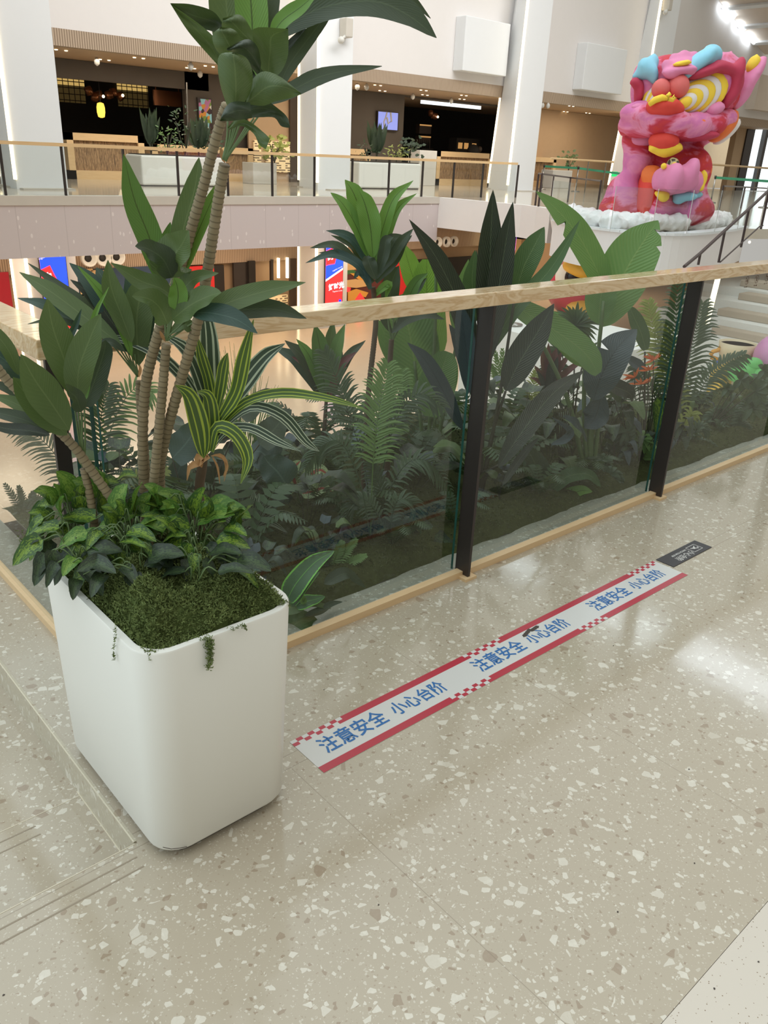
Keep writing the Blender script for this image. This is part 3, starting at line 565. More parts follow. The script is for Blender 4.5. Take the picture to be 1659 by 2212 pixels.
# columns
def column(xa, xb, w2, yf, n, lab, flare=0.0):
    """left face from xa (back) to xb (front corner), front face to w2; all x in metres"""
    b = MB(); yb_ = yf+1.8
    for z0, z1 in ((ZB, 16), (ZL, FB)):
        f0, f1 = (0, flare) if z1 > 5 else (0, 0)
        b.hexa([(xb, yf, z0), (w2, yf, z0), (w2, yb_, z0), (xa, yb_, z0), (xb+f1*.25, yf, z1), (w2, yf, z1), (w2, yb_, z1), (xa+f1, yb_, z1)])
    o = struct('wall_column_%d' % n, b, 'white_column', lab)
    b = MB()
    for z0, z1 in ((ZB+.25, 15.9), (ZL+.1, FB)):
        fl = flare if z1 > 5 else 0
        for (x, y, k) in ((xb, yf, .25), (xa, yb_, 1.0)):
            b.hexa([(x-.05, y-.02, z0), (x+.02, y-.04, z0), (x+.02, y+.03, z0), (x-.05, y+.05, z0), (x-.05+fl*k, y-.02, z1), (x+.02+fl*k, y-.04, z1), (x+.02+fl*k, y+.03, z1), (x-.05+fl*k, y+.05, z1)])
    tag(b.build('led_strip_light', 'led_warm'), 'warm vertical light lines on the %s' % lab, 'strip light')
    b = MB(); b.box(xa-.1, w2+.1, yf-.3, yb_, ZB, ZB+.04); struct('trim_col_%d' % n, b, 'concrete_light', 'pale stone plinth of the %s' % lab)
for n, (pa, pb, pw, yf, lab, fl) in enumerate(((-2, 36, 147, 25, 'white column at the far left', 0), (640, 686, 755, 26, 'white column in the middle', 0), (1048, 1097, 1151, 26.5, 'tall white column right of centre', 1.3), (1308, 1362, 1405, 27, 'white column behind the sculpture', 1.6)), 1):
    x_f = PY(pb, 400, yf).x; x_w = PY(pw, 405, yf).x; x_a = PY(pa, 400, yf+2).x
    column(x_a, x_f, x_w, yf, n, lab, fl)
# boxes on wall, cctv camera
for (a, e, t_, b_, lab) in ((1003, 1066, 38, 157, 'left'), (1269, 1332, 97, 199, 'right')):
    b = MB(); b.box(PY(a, 100, YW-.6).x, PY(e, 100, YW-.6).x+1, YW-.6, YW, zpx((a+e)/2, b_, YW-.6), zpx((a+e)/2, t_, YW-.6))
    tag(b.build('wall_box', 'white_column', bevel=.03), 'large blank white box on the upper wall, %s of the two' % lab, 'wall box')
def cctv(px, py, y, lab):
    c = PY(px, py, y); r_ = thing('security_camera', lab, 'camera', c)
    b = MB(); b.box(c.x-.16, c.x+.16, c.y-.1, c.y+.3, c.z-.3, c.z+.3); b.build('housing', 'concrete_light', r_, bevel=.04)
    b = MB(); b.tube([c+Vector((-.1, 0, -.25)), c+Vector((-.35, -.1, -.38))], .05, 8); b.ball(c+Vector((-.38, -.1, -.42)), .12, n=12, k=8); b.build('bracket_ball', 'marble_pale', r_, True)
cctv(752, 60, 25.69, 'grey camera box on the middle white column'); cctv(1446, 8, 26.67, 'small camera on the column behind the sculpture')
# soffit downlights
for k, (px, py) in enumerate(((132, 108), (226, 129), (300, 125), (412, 147), (452, 143), (710, 200), (816, 184), (826, 196), (915, 195), (918, 205), (1002, 206), (998, 214), (1168, 229), (1234, 229), (1222, 241), (1270, 244))):
    q = PZ(px, py, zb); b = MB()
    for d in (-.16, .16): b.lathe([(.045, -.02), (.06, 0)], (q.x+d, q.y, zb+.0), 10)
    tag(b.build('downlight', 'led_warm'), 'tiny pair of recessed downlights in the beige soffit', 'downlight', 'downlights in the shop soffit')
for k, (px, py) in enumerate(((209, 131), (412, 141), (432, 158), (772, 186), (792, 186), (892, 207), (975, 216), (1172, 226), (1184, 227))):
    q = PZ(px, py, zb-.1); b = MB(); b.lathe([(.02, -.16), (.09, -.1), (.1, 0), (.03, .1)], q, 10)
    tag(b.build('dome_sensor', 'marble_pale', None, True), 'small white dome fixed under the beige soffit', 'dome camera', 'domes under the shop soffit')
# far white planters with plants
def far_planter(a, e, tp, bt, y_, lab):
    x0, x1 = PY(a, (tp+bt)/2, y_).x, PY(e, (tp+bt)/2, y_).x; z1 = zpx((a+e)/2, tp, y_)
    r_ = thing('white_planter', lab, 'planter', ((x0+x1)/2, y_+.5, ZB)); b = MB(); b.box(x0, x1, y_, y_+1.2, ZB+.03, z1); b.build('box', 'planter_white', r_, bevel=.06)
    b = MB(); b.box(x0+.06, x1-.06, y_+.05, y_+1.1, ZB, ZB+.04); b.build('base', 'metal_dark', r_)
    b = MB(); b.box(x0+.08, x1-.08, y_+.08, y_+1.1, z1-.02, z1+.03); b.build('soil', 'soil', r_)
    return x0, x1, z1
FP = [far_planter(307, 492, 338, 400, 27.2, 'long white planter on the far balcony, left of the centre column') + (27.2,), far_planter(776, 909, 352, 403, 27, 'white planter on the far balcony between the middle columns') + (27,)]
# ---------------------------------------------------------------- lower hall
b = MB(); b.box(-16, 60, 3.9, 46, ZL-.2, ZL); struct('floor_lower', b, 'lower_floor', 'warm reflective floor of the lower hall')
YL = 29.0
plain('painted_red', (214, 44, 46), .5)
for lx in (4, 14, 24, 36):  # warm area fills added under the balcony to brighten the lower floor
    l_ = bpy.data.lights.new('lower_hall_fill', 'AREA'); l_.shape = 'RECTANGLE'; l_.size = 8; l_.size_y = 3; l_.energy = 260; l_.color = (1, .84, .64)
    o_ = bpy.data.objects.new('lower_hall_fill', l_); C.objects.link(o_); o_.location = (lx, 25.5, FB-.1)
b = MB(); b.box(-16, 60, YL, YL+.3, ZL, FB); struct('wall_lower', b, 'taupe_wall', 'beige wall of the lower hall under the balcony')
def low(name, a, e, t_, bt, y_, mat, lab, cat='panel', th=.12, bot=None):
    b = MB(); m_ = (t_+bt)/2; b.box(PY(a, m_, y_).x, PY(e, m_, y_).x, y_-th, y_, bot if bot is not None else zpx((a+e)/2, bt, y_), zpx((a+e)/2, t_, y_))
    return tag(b.build(name, mat), lab, cat)
zs = zpx(420, 578, YL-1)
b = MB(); b.box(-16, PY(668, 550, YL-1).x, YL-.36, YL-.3, zs, FB-.03); tag(b.build('slatted_band', 'slat_wood'), 'ribbed wood band under the balcony, left part', 'wall band')
b = MB(); b.box(PY(872, 540, YL-1).x, PY(1080, 540, YL-1).x, YL-.36, YL-.3, zpx(980, 538, YL-1), FB); tag(b.build('slatted_band', 'slat_wood'), 'ribbed wood band under the balcony, right part with round vents', 'wall band')
low('wall_panel', -60, 30, 588, 800, YL-.3, 'sticker_red', 'red wall panel at the lower left edge', bot=ZL)
r_ = thing('shop_wall_panel', 'navy blue panel with large cream letter shapes in the lower hall', 'wall panel', PY(250, 640, YL-.3))
b = MB(); b.box(PY(163, 640, YL-.3).x, PY(398, 640, YL-.3).x, YL-.42, YL-.3, ZL, zpx(250, 578, YL-.3))
t = NT('navy_paint'); t.P(col=lin((44, 66, 92)), rough=.6); b.build('board', 'navy_paint', r_)
t = NT('cream_paint'); t.P(col=lin((222, 190, 140)), rough=.6)
for i, (a, e, t_, bt) in enumerate(((166, 200, 582, 588), (196, 208, 584, 596), (216, 224, 584, 598), (172, 182, 612, 640), (168, 190, 636, 641))):
    b = MB(); b.box(PY(a, t_, YL-.45).x, PY(e, t_, YL-.45).x, YL-.47, YL-.42, zpx(a, bt, YL-.45), zpx(a, t_, YL-.45)); b.build('letter_shape', 'cream_paint', r_)
low('wall_panel', 398, 463, 574, 800, YL-.3, 'painted_red', 'bright red panel left of the dark doorway downstairs', bot=ZL)
low('wall_panel', 463, 484, 572, 800, YL-.3, 'dark_interior', 'dark maroon panel beside the bright red one downstairs', bot=ZL)
low('lift_door', 504, 548, 566, 760, YL-.25, 'metal_dark', 'dark metal door in the lower lobby', 'door', bot=ZL)
low('door_reveal', 536, 550, 563, 760, YL-.38, 'dark_interior', 'narrow black reveal right of the lower lobby door', 'door frame', bot=ZL)
low('dark_pillar_strip', 583, 588, 560, 760, YL-.3, 'metal_dark', 'thin dark strip between the lower lobby panels', 'wall strip', bot=ZL)
low('perforated_panel', 560, 618, 638, 690, YL-.32, 'perforated_screen', 'glowing perforated panel in the lower lobby', 'wall panel')
for a, t_, bt in ((598, 557, 600), (617, 556, 600)): low('light_line', a, a+3, t_, bt, YL-.35, 'led_warm', 'short vertical light line in the lower lobby, %s one' % ('left' if a < 600 else 'right'), 'strip light')
low('dark_pillar_strip', 624, 637, 558, 760, YL-.5, 'brown_dark', 'dark brown strip left of the middle lower column', 'wall strip', bot=ZL)
low('wall_panel', 744, 872, 552, 760, YL-.3, 'taupe_wall', 'brown wall of the lower hall behind the green dracaena crown', bot=ZL)
# mural of rounded shapes on that wall
mr = thing('mural', 'wall mural of rounded yellow, cream, green and red shapes downstairs', 'mural', PY(790, 600, YL-.5))
t = NT('mural_yellow'); t.P(col=lin((222, 160, 70)), rough=.6); t = NT('mural_cream'); t.P(col=lin((216, 176, 120)), rough=.6); t = NT('mural_green'); t.P(col=lin((62, 112, 62)), rough=.6); t = NT('mural_brown'); t.P(col=lin((96, 48, 44)), rough=.6)
def poly_px(pts, y_, mat, name, par, th=.04):
    v = [PY(px, py, y_) for px, py in pts]; n = len(v); b = MB()
    b.add(v+[q+Vector((0, th, 0)) for q in v], [tuple(range(n)), tuple(range(2*n-1, n-1, -1))]+[(i, n+i, n+(i+1) % n, (i+1) % n) for i in range(n)]); return b.build(name, mat, par)
for i, (m_, pts) in enumerate((('mural_brown', [(744, 560), (872, 556), (872, 740), (744, 740)]), ('mural_cream', [(746, 556), (762, 552), (775, 566), (778, 580), (764, 583), (746, 584)]),
    ('mural_green', [(745, 586), (762, 583), (776, 588), (772, 594), (756, 592), (745, 594)]), ('mural_yellow', [(756, 590), (800, 592), (800, 612), (778, 606)]),
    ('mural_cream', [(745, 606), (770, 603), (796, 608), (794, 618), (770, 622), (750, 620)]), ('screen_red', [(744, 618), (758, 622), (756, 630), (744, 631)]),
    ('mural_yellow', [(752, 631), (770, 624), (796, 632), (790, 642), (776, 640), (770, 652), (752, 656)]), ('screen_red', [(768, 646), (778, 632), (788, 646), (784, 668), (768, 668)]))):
    poly_px(pts, YL-.44-.012*i, m_, 'painted_shape', mr)
poly_px([(858, 545), (880, 544), (884, 560), (884, 680), (840, 680), (838, 590)], YL-.7, 'painted_red', 'red_sign', None)
tag(bpy.data.objects['red_sign'], 'tall bright red board seen between the dracaena leaves downstairs', 'sign board')
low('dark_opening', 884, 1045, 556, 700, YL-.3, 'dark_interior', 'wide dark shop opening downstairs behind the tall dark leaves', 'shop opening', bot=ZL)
for k, (px, py) in enumerate(((190, 558), (221, 557), (251, 555), (943, 523), (962, 522), (978, 521))):
    y_ = YL-1.1; c = PY(px, py, y_); rr_ = .27 if k < 3 else .24; Mx = Matrix.Rotation(PI/2, 3, 'X')
    o = thing('air_vent', 'round white air nozzle under the balcony, %s of the %s three' % (('left', 'middle', 'right')[k % 3], ('left', 'right')[k // 3]), 'air vent', c)
    b = MB(); b.lathe([(rr_*.45, 0), (rr_*.6, .1), (rr_*.75, .12), (rr_*.8, .16), (rr_*.97, .16), (rr_, 0), (rr_*.9, -.05)], c, 24, Mx); b.build('ring', 'marble_pale', o, True)
    b = MB(); b.lathe([(0, .02), (rr_*.45, .02), (rr_*.45, 0)], c, 20, Mx); b.build('nozzle', 'dark_interior', o, True)
# column screens
def screen(px0, px1, yf, n, lab, art):
    x0, x1 = PY(px0, 600, yf).x, PY(px1, 600, yf).x; y_ = yf-.06
    r_ = thing('advertising_screen', lab, 'screen', ((x0+x1)/2, y_, ZL)); w = x1-x0; h0, h1 = ZL+.9, FB-.02; H_ = h1-h0
    b = MB(); b.box(x0-.02, x1+.02, y_, yf-.005, h0-.02, h1); b.build('case', 'metal_dark', r_)
    def S(name, mat, pts, d): 
        v = [Vector((x0+w*u, y_-.004*d, h1-H_*v_)) for u, v_ in pts]; b = MB(); b.add(v, [tuple(range(len(v)))]); return b.build(name, mat, r_)
    S('panel_red', 'screen_red', [(0, 0), (1, 0), (1, 1), (0, 1)], 1); S('panel_white', 'screen_white', [(0, 0), (1, 0), (1, .52), (0, .67)], 2)
    S('panel_blue', 'screen_blue', [(0, .08), (.55, 0), (1, 0), (1, .49), (0, .64)], 3)
    S('logo_ground', 'screen_red', [(0, .26), (.36, .22), (.46, .3), (.56, .36), (.5, .42), (.16, .43), (0, .44)], 4); 
    S('logo_outline', 'screen_pink', [(0, .25), (.37, .21), (.48, .29), (.59, .36), (.52, .435), (.15, .445), (0, .455)], 3.5)
    text_part('logo', '约', 'screen_white', r_, frame((x0+w*.24, y_-.03, h1-H_*.335), (1, 0, .2), (0, 0, 1)), .62*w/1.0*.55, .012)
    text_part('slogan', 'together we are bloom', 'screen_white', r_, frame((x0+w*.45, y_-.03, h1-H_*.1), (1, 0, .33), (0, 0, 1)), .11*w, .0)
    text_part('slogan', 'together we are', 'screen_white', r_, frame((x0+w*.66, y_-.03, h1-H_*.50), (1, 0, .33), (0, 0, 1)), .09*w, .0)
    text_part('headline', '好时光', 'screen_white', r_, frame((x0+w*.62, y_-.03, h1-H_*.745), (1, 0, .1), (0, 0, 1)), .30*w, .012)
    text_part('slogan', 'Together at last', 'screen_white', r_, frame((x0+w*.68, y_-.03, h1-H_*.81), (1, 0, .04), (0, 0, 1)), .09*w, .0)
    b = MB(); b.lathe([(0, 0), (w*.07, 0)], (x0+w*.85, y_-.03, h1-H_*.95), 14, Matrix.Rotation(PI/2, 3, 'X')); b.build('badge', 'screen_blue', r_)
screen(88, 144, 25, 1, 'tall blue and red screen on the far left column downstairs', 0); screen(701, 738, 26, 2, 'tall blue and red screen on the middle column downstairs', 1)
screen(1104, 1122, 26.5, 3, 'narrow blue screen seen between dark leaves at the right column downstairs', 2)
# wood clad shop corner right of the third lower column
b = MB(); x0 = PY(1122, 560, 25).x; x1 = PY(1500, 560, 25).x
b.box(x0, x0+.35, 25, 25.3, ZL, FB-.1); b.box(x0, x1, 25, 25.3, FB-.5, FB-.1); tag(b.build('shopfront_frame', 'pale_wood'), 'pale wood shopfront frame downstairs right of the third column', 'shopfront')
# ---------------------------------------------------------------- sculpture terrace, bridge and stair on the right
ZT = ZB
topl = [(1128, 443), (1160, 447), (1190, 452), (1196, 479), (1240, 491), (1320, 502), (1400, 509), (1470, 511), (1530, 507), (1580, 501), (1610, 494)]
tp = [PZ(px, py, ZT) for px, py in topl]
def dense(pts, n):
    P_ = [Vector((*p_, 0)) for p_ in pts]; P_ = [P_[0]*2-P_[1]]+P_+[P_[-1]*2-P_[-2]]; m = len(pts)-1; out = []
    for i in range(n+1):
        u = i/n*m; k = min(int(u), m-1); t_ = u-k; a, b_, c_, d_ = P_[k:k+4]; q_ = .5*((2*b_)+(c_-a)*t_+(2*a-5*b_+4*c_-d_)*t_*t_+(3*b_-a-3*c_+d_)*t_**3); out.append((q_.x, q_.y))
    return out
edge = [(22.0, 22.0)] + [(q.x, q.y) for q in tp[:3]] + dense([(q.x, q.y) for q in tp[3:]], 28)
far_ = [(q[0], q[1]) for q in edge] + [(edge[-1][0]+3.2, edge[-1][1]-1.2), (60, edge[-1][1]-1.2), (60, 22.0)]
b = MB(); b.prism(far_, ZT-.25, ZT); struct('floor_terrace', b, 'floor_upper', 'polished terrace floor under the sculpture')
def wallstrip(name, pts, z0, z1, th, mat, lab):
    b = MB()
    for i in range(len(pts)-1):
        p0, p1 = Vector((*pts[i], 0)), Vector((*pts[i+1], 0)); n_ = (p1-p0).cross(Vector((0, 0, 1))).normalized()*th; e_ = (p1-p0).normalized()*.05
        if i: p0 = p0-e_*0
        o_ = n_*(-.06 if abs(th) < .25 else -.2)
        b.prism([(p0.x-o_.x, p0.y-o_.y), (p1.x-o_.x, p1.y-o_.y), (p1.x-n_.x, p1.y-n_.y), (p0.x-n_.x, p0.y-n_.y)], z0, z1)
    return b
zbot1 = PG(1150, 518, tp[1].dot(HD)).z; zbot2 = PG(1240, 569, tp[4].dot(HD)).z
b = wallstrip('w', edge[0:4], zbot1, ZT+.01, .2, '', ''); struct('wall_bridge', b, 'white_wall', 'white front of the bridge at the left of the sculpture terrace')
b = wallstrip('w', edge[4:], zbot2, ZT+.02, .2, '', ''); struct('wall_terrace', b, 'white_wall', 'curved white front of the sculpture terrace')
b = wallstrip('w', edge[4:], ZT+.02, ZT+.07, .3, '', ''); struct('trim_6', b, 'white_column', 'rounded white coping of the sculpture terrace')
ecopy = [(a, b_) for a, b_ in edge[4::4]]
gl_ = thing('terrace_glass', 'low glass parapet around the sculpture terrace', 'glass parapet', (edge[12][0], edge[12][1], ZT))
for i in range(len(ecopy)-1):
    p0, p1 = Vector((*ecopy[i], 0)), Vector((*ecopy[i+1], 0)); d = (p1-p0)*.004
    n_ = (p1-p0).cross(Vector((0, 0, 1))).normalized()*.12
    p0, p1 = p0+d+n_*1, p1-d+n_*1
    b = MB(); b.prism([(p0.x, p0.y), (p1.x, p1.y), (p1.x+n_.x*.1, p1.y+n_.y*.1), (p0.x+n_.x*.1, p0.y+n_.y*.1)], ZT+.07, ZT+.95); b.build('glass_panel', 'far_glass', gl_)
    b = MB(); b.box(p0.x-.005, p0.x+.005, p0.y-.005, p0.y+.005, ZT+.07, ZT+.95); b.build('joint', 'marble_pale', gl_)
# dark railing of the bridge
br = thing('bridge_railing', 'dark metal railing with glass behind the sculpture terrace', 'railing', PZ(1160, 448, ZT))
posts = [(1156, 444, 375), (1163, 447, 376), (1191, 425, 380), (1226, 437, 384), (1290, 454, 391), (1551, 462, 402), (1600, 450, 404), (1652, 446, 407)]
tops = []
for px, pb, pt in posts:
    q = PZ(px, pb, ZT); g = q.dot(HD); tq = PG(px+ (pb-pt)*.16, pt, g); b = MB(); b.tube([q, Vector((q.x, q.y, tq.z))], .035, 6); b.build('post', 'rail_dark', br); tops.append(Vector((q.x, q.y, tq.z)))
b = MB(); b.tube([tops[0], tops[1]], .03, 6); b.build('top_rail', 'rail_dark', br)
b = MB(); b.tube([tops[1], tops[3], tops[4]], .03, 6); b.build('top_rail', 'rail_dark', br)
b = MB(); b.tube([tops[5], tops[6], tops[7]], .03, 6); b.build('top_rail', 'rail_dark', br)
# far railing with pale wood rail right of the sculpture
b_r = thing('far_railing', 'distant wood topped railing right of the sculpture', 'railing', (36, 26, ZB))
b = MB(); q0, q1 = PY(1500, 353, 25), PY(1700, 366, 25); b.tube([q0, q1], .06, 6); b.build('handrail', 'pale_wood', b_r)
for px in (1535, 1595, 1640): c = PY(px, 357, 25); b = MB(); b.tube([(c.x, c.y, ZB), c], .03, 6); b.build('post', 'steel', b_r)
b_r = thing('far_railing', 'distant wood topped railing left of the sculpture', 'railing', (30, 25.5, ZB))
q0, q1 = PY(1190, 342, 25.6), PY(1325, 350, 25.6); b = MB(); b.tube([q0, q1], .05, 6); b.build('handrail', 'pale_wood', b_r)
for px in (1272, 1310): c = PY(px, 346, 25.6); b = MB(); b.tube([(c.x, c.y, ZB), c], .03, 6); b.build('post', 'steel', b_r)
# belt barriers
def stanchion(px, pb, pt, lab, z=ZT):
    q = PZ(px, pb, z); g = q.dot(HD); h = PG(px, pt, g).z
    r_ = thing('barrier_post', lab, 'barrier post', q); b = MB(); b.lathe([(.22, 0), (.22, .03), (.05, .06)], q, 18); b.build('base', 'steel', r_, True)
    b = MB(); b.tube([q, Vector((q.x, q.y, h))], .035, 8); b.build('pole', 'steel', r_, True); b = MB(); b.tube([Vector((q.x, q.y, h-.05)), Vector((q.x, q.y, h+.06))], .05, 8); b.build('belt_head', 'metal_dark', r_, True)
    return Vector((q.x, q.y, h-.02))
s1 = stanchion(1243, 414, 362, 'barrier post behind the railing left of the sculpture'); s0 = stanchion(1170, 409, 358, 'barrier post left of the small plant'); s2 = stanchion(1535, 438, 382, 'barrier post just right of the sculpture'); s3 = stanchion(1650, 449, 390, 'barrier post at the right edge of the photo')
for a, e, lab in ((s0, s1, 'green belt between the two left barrier posts'), (s1, PG(1345, 376, s1.dot(HD)), 'green belt running behind the sculpture'), (s2, s3, 'green belt between the two right barrier posts')):
    b = MB(); n_ = Vector((0, 0, .05)); b.add([a-n_, e-n_, e+n_, a+n_, a-n_+Vector((0, .01, 0)), e-n_+Vector((0, .01, 0)), e+n_+Vector((0, .01, 0)), a+n_+Vector((0, .01, 0))], [(0, 1, 2, 3), (7, 6, 5, 4), (0, 4, 5, 1), (3, 2, 6, 7)]); tag(b.build('barrier_belt', 'belt_green'), lab, 'belt')
b = MB(); c = PY(1329, 377, 26.9); b.box(c.x-.22, c.x+.22, c.y, c.y+.08, c.z-.1, c.z+.14); tag(b.build('exit_light', 'exit_green'), 'small green exit light on the column left of the sculpture', 'sign')
# daylight window, pillar and box at the right edge
b = MB(); b.box(PY(1583, 330, 30).x, PY(1610, 330, 30).x, 30, 30.4, ZB, zpx(1610, 240, 30)); struct('wall_pillar_right', b, 'taupe_wall', 'beige pier beside the tall window')
wdw = MB(); wdw.box(PY(1610, 330, 30.2).x, PY(1700, 330, 30.2).x, 30.3, 30.4, ZB, zpx(1650, 235, 30.2)); struct('window_1', wdw, 'window_day', 'bright tall window at the right edge')
b = MB(); b.box(PY(1606, 330, 29.9).x, PY(1622, 330, 29.9).x, 29.9, 30.2, ZB, zpx(1650, 235, 30.2)); b.box(PY(1646, 330, 29.9).x, PY(1652, 330, 29.9).x, 29.9, 30.2, ZB, zpx(1650, 235, 30.2)); struct('window_1_mullion', b, 'metal_dark', 'dark mullions of the tall window')
b = MB(); b.box(PY(1632, 200, 27.5).x, PY(1760, 200, 27.5).x, 27.4, 28, zpx(1640, 238, 27.5), zpx(1640, 160, 27.5)); tag(b.build('wall_box', 'ceiling_beige'), 'beige box above the tall window at the right edge', 'wall box')
# sloping roof with light gap at the upper right
e0, e1 = PY(1510, -50, 27.9), PY(1652, 118, 27.9)
b = MB(); th = Vector((.02, 0, .3)); yy = Vector((0, -20, 0)); b.hexa([e0, e1, e1+yy, e0+yy, e0+th, e1+th, e1+yy+th, e0+yy+th]); struct('ceiling', b, 'ceiling_beige', 'sloping beige ceiling at the upper right')
d_ = (e1-e0)
for k, f in enumerate((.08, .34, .58, .80)):
    a = e0+d_*f; b = MB(); s_ = d_*.035; dn = Vector((-.18, 0, -.14)); b.hexa([a+dn, a+s_+dn, a+s_+yy+dn, a+yy+dn, a, a+s_, a+s_+yy, a+yy]); struct('ceiling_beam_%d' % (k+1), b, 'white_column', 'white roof beam, number %d from the left' % (k+1))
for k, (f0, f1) in enumerate(((.31, .42), (.44, .47), (.53, .63), (.68, .75), (.77, .80))):
    b = MB(); a, e = e0+d_*f0+Vector((0, -.15, -.02)), e0+d_*f1+Vector((0, -.15, -.02)); o_ = Vector((-.22, 0, -.2)); b.hexa([a+o_, e+o_, e+o_+Vector((0, -.1, 0)), a+o_+Vector((0, -.1, 0)), a, e, e+Vector((0, -.1, 0)), a+Vector((0, -.1, 0))])
    struct('window_%d' % (k+2), b, 'skylight_pane', 'bright skylight gap along the roof edge')
# skylights above us (they light the hall and shine in the floor)
for k, (x0, x1, y0, y1) in enumerate(((15.9, 17.3, 3.2, 7.4), (15.9, 17.3, 8.0, 10.2), (16.2, 17.2, 11.7, 13.2))):
    b = MB(); b.box(x0, x1, y0, y1, 9.0, 9.04); struct('window_%d' % (k+10), b, 'skylight_pane', 'skylight pane high above the hall')
    b = MB(); b.box(x0-.2, x1+.2, y0-.15, y0, 8.9, 9.1); b.box(x0-.2, x1+.2, y1, y1+.15, 8.9, 9.1); b.box(x0-.2, x0, y0, y1, 8.9, 9.1); b.box(x1, x1+.2, y0, y1, 8.9, 9.1); struct('window_%d_frame' % (k+10), b, 'metal_dark', 'dark skylight frame')
# terraced seating
rows = [(22.6, 604, 'top'), (21.6, 632, 'second'), (20.6, 674, 'third'), (19.7, 717, 'lowest')]
prevx = None
g0 = PG(1600, 735, 19.7); zrow = []
for k, (g, py, nm) in enumerate(rows):
    q = PG(1600, py+(16 if k else 14), g); zrow.append((q.x, q.z))
zp = PG(1560, 870, 18.2).z
for k, (x, z) in enumerate(zrow):
    b = MB(); b.box(x-.45, x+8, 2, 11.5, ZL, z-.0); struct('seating_step_%d' % (k+1), b, 'step_white', 'white seating step, %s row' % rows[k][2])
    xl, xr = (1597, 1549, 1535, 1535)[k] if k else 1600, 0
    b = MB(); ya = PX((1600, 1596, 1549, 1535)[k], rows[k][1]+4, x).y; b.box(x-.02, x+.5, 2.2, ya, z, z+.17); tag(b.build('seat_cushion', 'cushion_beige', bevel=.02), 'long beige seat cushion on the %s seating row' % rows[k][2], 'cushion')
b = MB(); xx = zrow[3][0]; b.box(xx-5.5, xx, 2, 11.5, ZL, zp); struct('podium', b, 'step_white', 'low white podium in front of the seating')
# upper stair between seating and terrace with its dark handrail
sx, sz = zrow[0]
for k in range(6):
    z = sz+(ZT-sz)*(k+1)/6; b = MB(); b.box(sx+.5+k*.42, sx+4, 4.5, 9.4, ZL, z); struct('stair_step_%d' % (k+1), b, 'step_white', 'white stair step up to the terrace, number %d' % (k+1))
hr = thing('stair_handrail', 'dark sloping handrail of the white stair right of the sculpture', 'handrail', PG(1560, 540, 21))
pp = [PG(px, py, g) for px, py, g in ((1478, 576, 17.5), (1513, 547, 18.1), (1566, 498, 19.1), (1618, 451, 20.1), (1662, 410, 21))]
b = MB(); b.tube(pp, .035, 8); b.build('rail', 'rail_dark', hr)
for i, (px, py) in enumerate(((1508, 572), (1551, 567), (1597, 534), (1648, 495))):
    q = pp[i+1]; e = PG(px, py, q.dot(HD)); b = MB(); b.tube([q, Vector((q.x, q.y, e.z))], .03, 6); b.build('post', 'rail_dark', hr)
b = MB(); b.tube([PG(1556, 566, 19), PG(1640, 490, 20.8), PG(1648, 487, 20.9)], .018, 6); b.build('lower_rail', 'rail_dark', hr)
for px, py in ((1619, 523), (1592, 549)): q = PG(px, py, 22.5); b = MB(); b.ball(q, .035, n=8, k=6); tag(b.build('step_light', 'led_warm'), 'tiny light set into the white stair, %s one' % ('upper' if py < 530 else 'lower'), 'lamp')
b = MB(); b.tube([PG(1526, 700, 17), PG(1552, 596, 17.3)], .06, 6)
tag(b.build('light_post', 'led_warm'), 'thick glowing light post behind the right hand pane', 'strip light')
# podium figures
cup = thing('cup_ornament', 'cream cup shaped ornament with brown dots on the white podium', 'ornament', PG(1572, 775, 18.6))
c = PG(1588, 770, 18.6); zc = zp
kk = 18.6/FPX*1.02
b = MB(); b.lathe([(.18, c.z-.28), (.30, c.z-.12), (.38, c.z+.1), (.41, c.z+.32), (.39, c.z+.32), (.36, c.z+.1), (.24, c.z)], (c.x, c.y, 0), 32); t = NT('cream_gloss'); t.P(col=lin((232, 214, 180)), rough=.4); bw = b.build('bowl', 'cream_gloss', cup, True)
b = MB(); b.lathe([(0, c.z+.27), (.39, c.z+.27)], (c.x, c.y, 0), 32); t = NT('brown_drink'); t.P(col=lin((170, 70, 56)), rough=.5); b.build('drink', 'brown_drink', bw)
b = MB(); R2 = Matrix.Rotation(-YAW, 3, 'Z'); v = []
b.tube([c+R2@Vector((-.36, 0, .2))]+[c+R2@Vector((-.42-.14*math.sin(a), 0, .1*math.cos(a)+.02)) for a in (0, .8, 1.57, 2.3, 3.1)]+[c+R2@Vector((-.3, 0, -.12))], .05, 8); b.build('handle', 'mural_yellow', cup, True)
for dx in (.12, .30): b = MB(); b.ball(c+R2@Vector((dx-.02, -.37+dx*.35, .04)), (.04, .04, .06), R2, n=10, k=8); b.build('dot', 'brown_drink', cup, True)
b = MB(); b.lathe([(.3, zp), (.3, zp+.05), (.22, zp+.06), (.22, c.z-.27)], (c.x, c.y, 0), 20); b.build('foot', 'cream_gloss', cup, True)
t = NT('pink_vinyl'); t.P(col=lin((214, 150, 196)), rough=.35); t = NT('green_vinyl'); t.P(col=lin((104, 186, 104)), rough=.4); t = NT('yellow_vinyl'); t.P(col=lin((240, 196, 90)), rough=.4)
c = PG(1668, 772, 18); pk = thing('pink_balloon_figure', 'big pink rounded figure cut by the right edge of the photo', 'ornament', c); b = MB()
b.ball(c, (.42, .4, .5), n=20, k=12); b.ball(c+Vector((-.1, -.1, -.6)), (.3, .3, .35), n=16, k=10); b.build('body', 'pink_vinyl', pk, True); b = MB(); b.ball(Vector((c.x, c.y, zp+.2)), (.22, .22, .22+max(0, (c.z-.9-zp-.2)/2)), n=12, k=8); b.build('foot', 'pink_vinyl', pk, True)
c = PG(1612, 800, 17.6); gf = thing('green_frog_figure', 'green rounded figure with a yellow piece beside the pink one', 'ornament', c); b = MB()
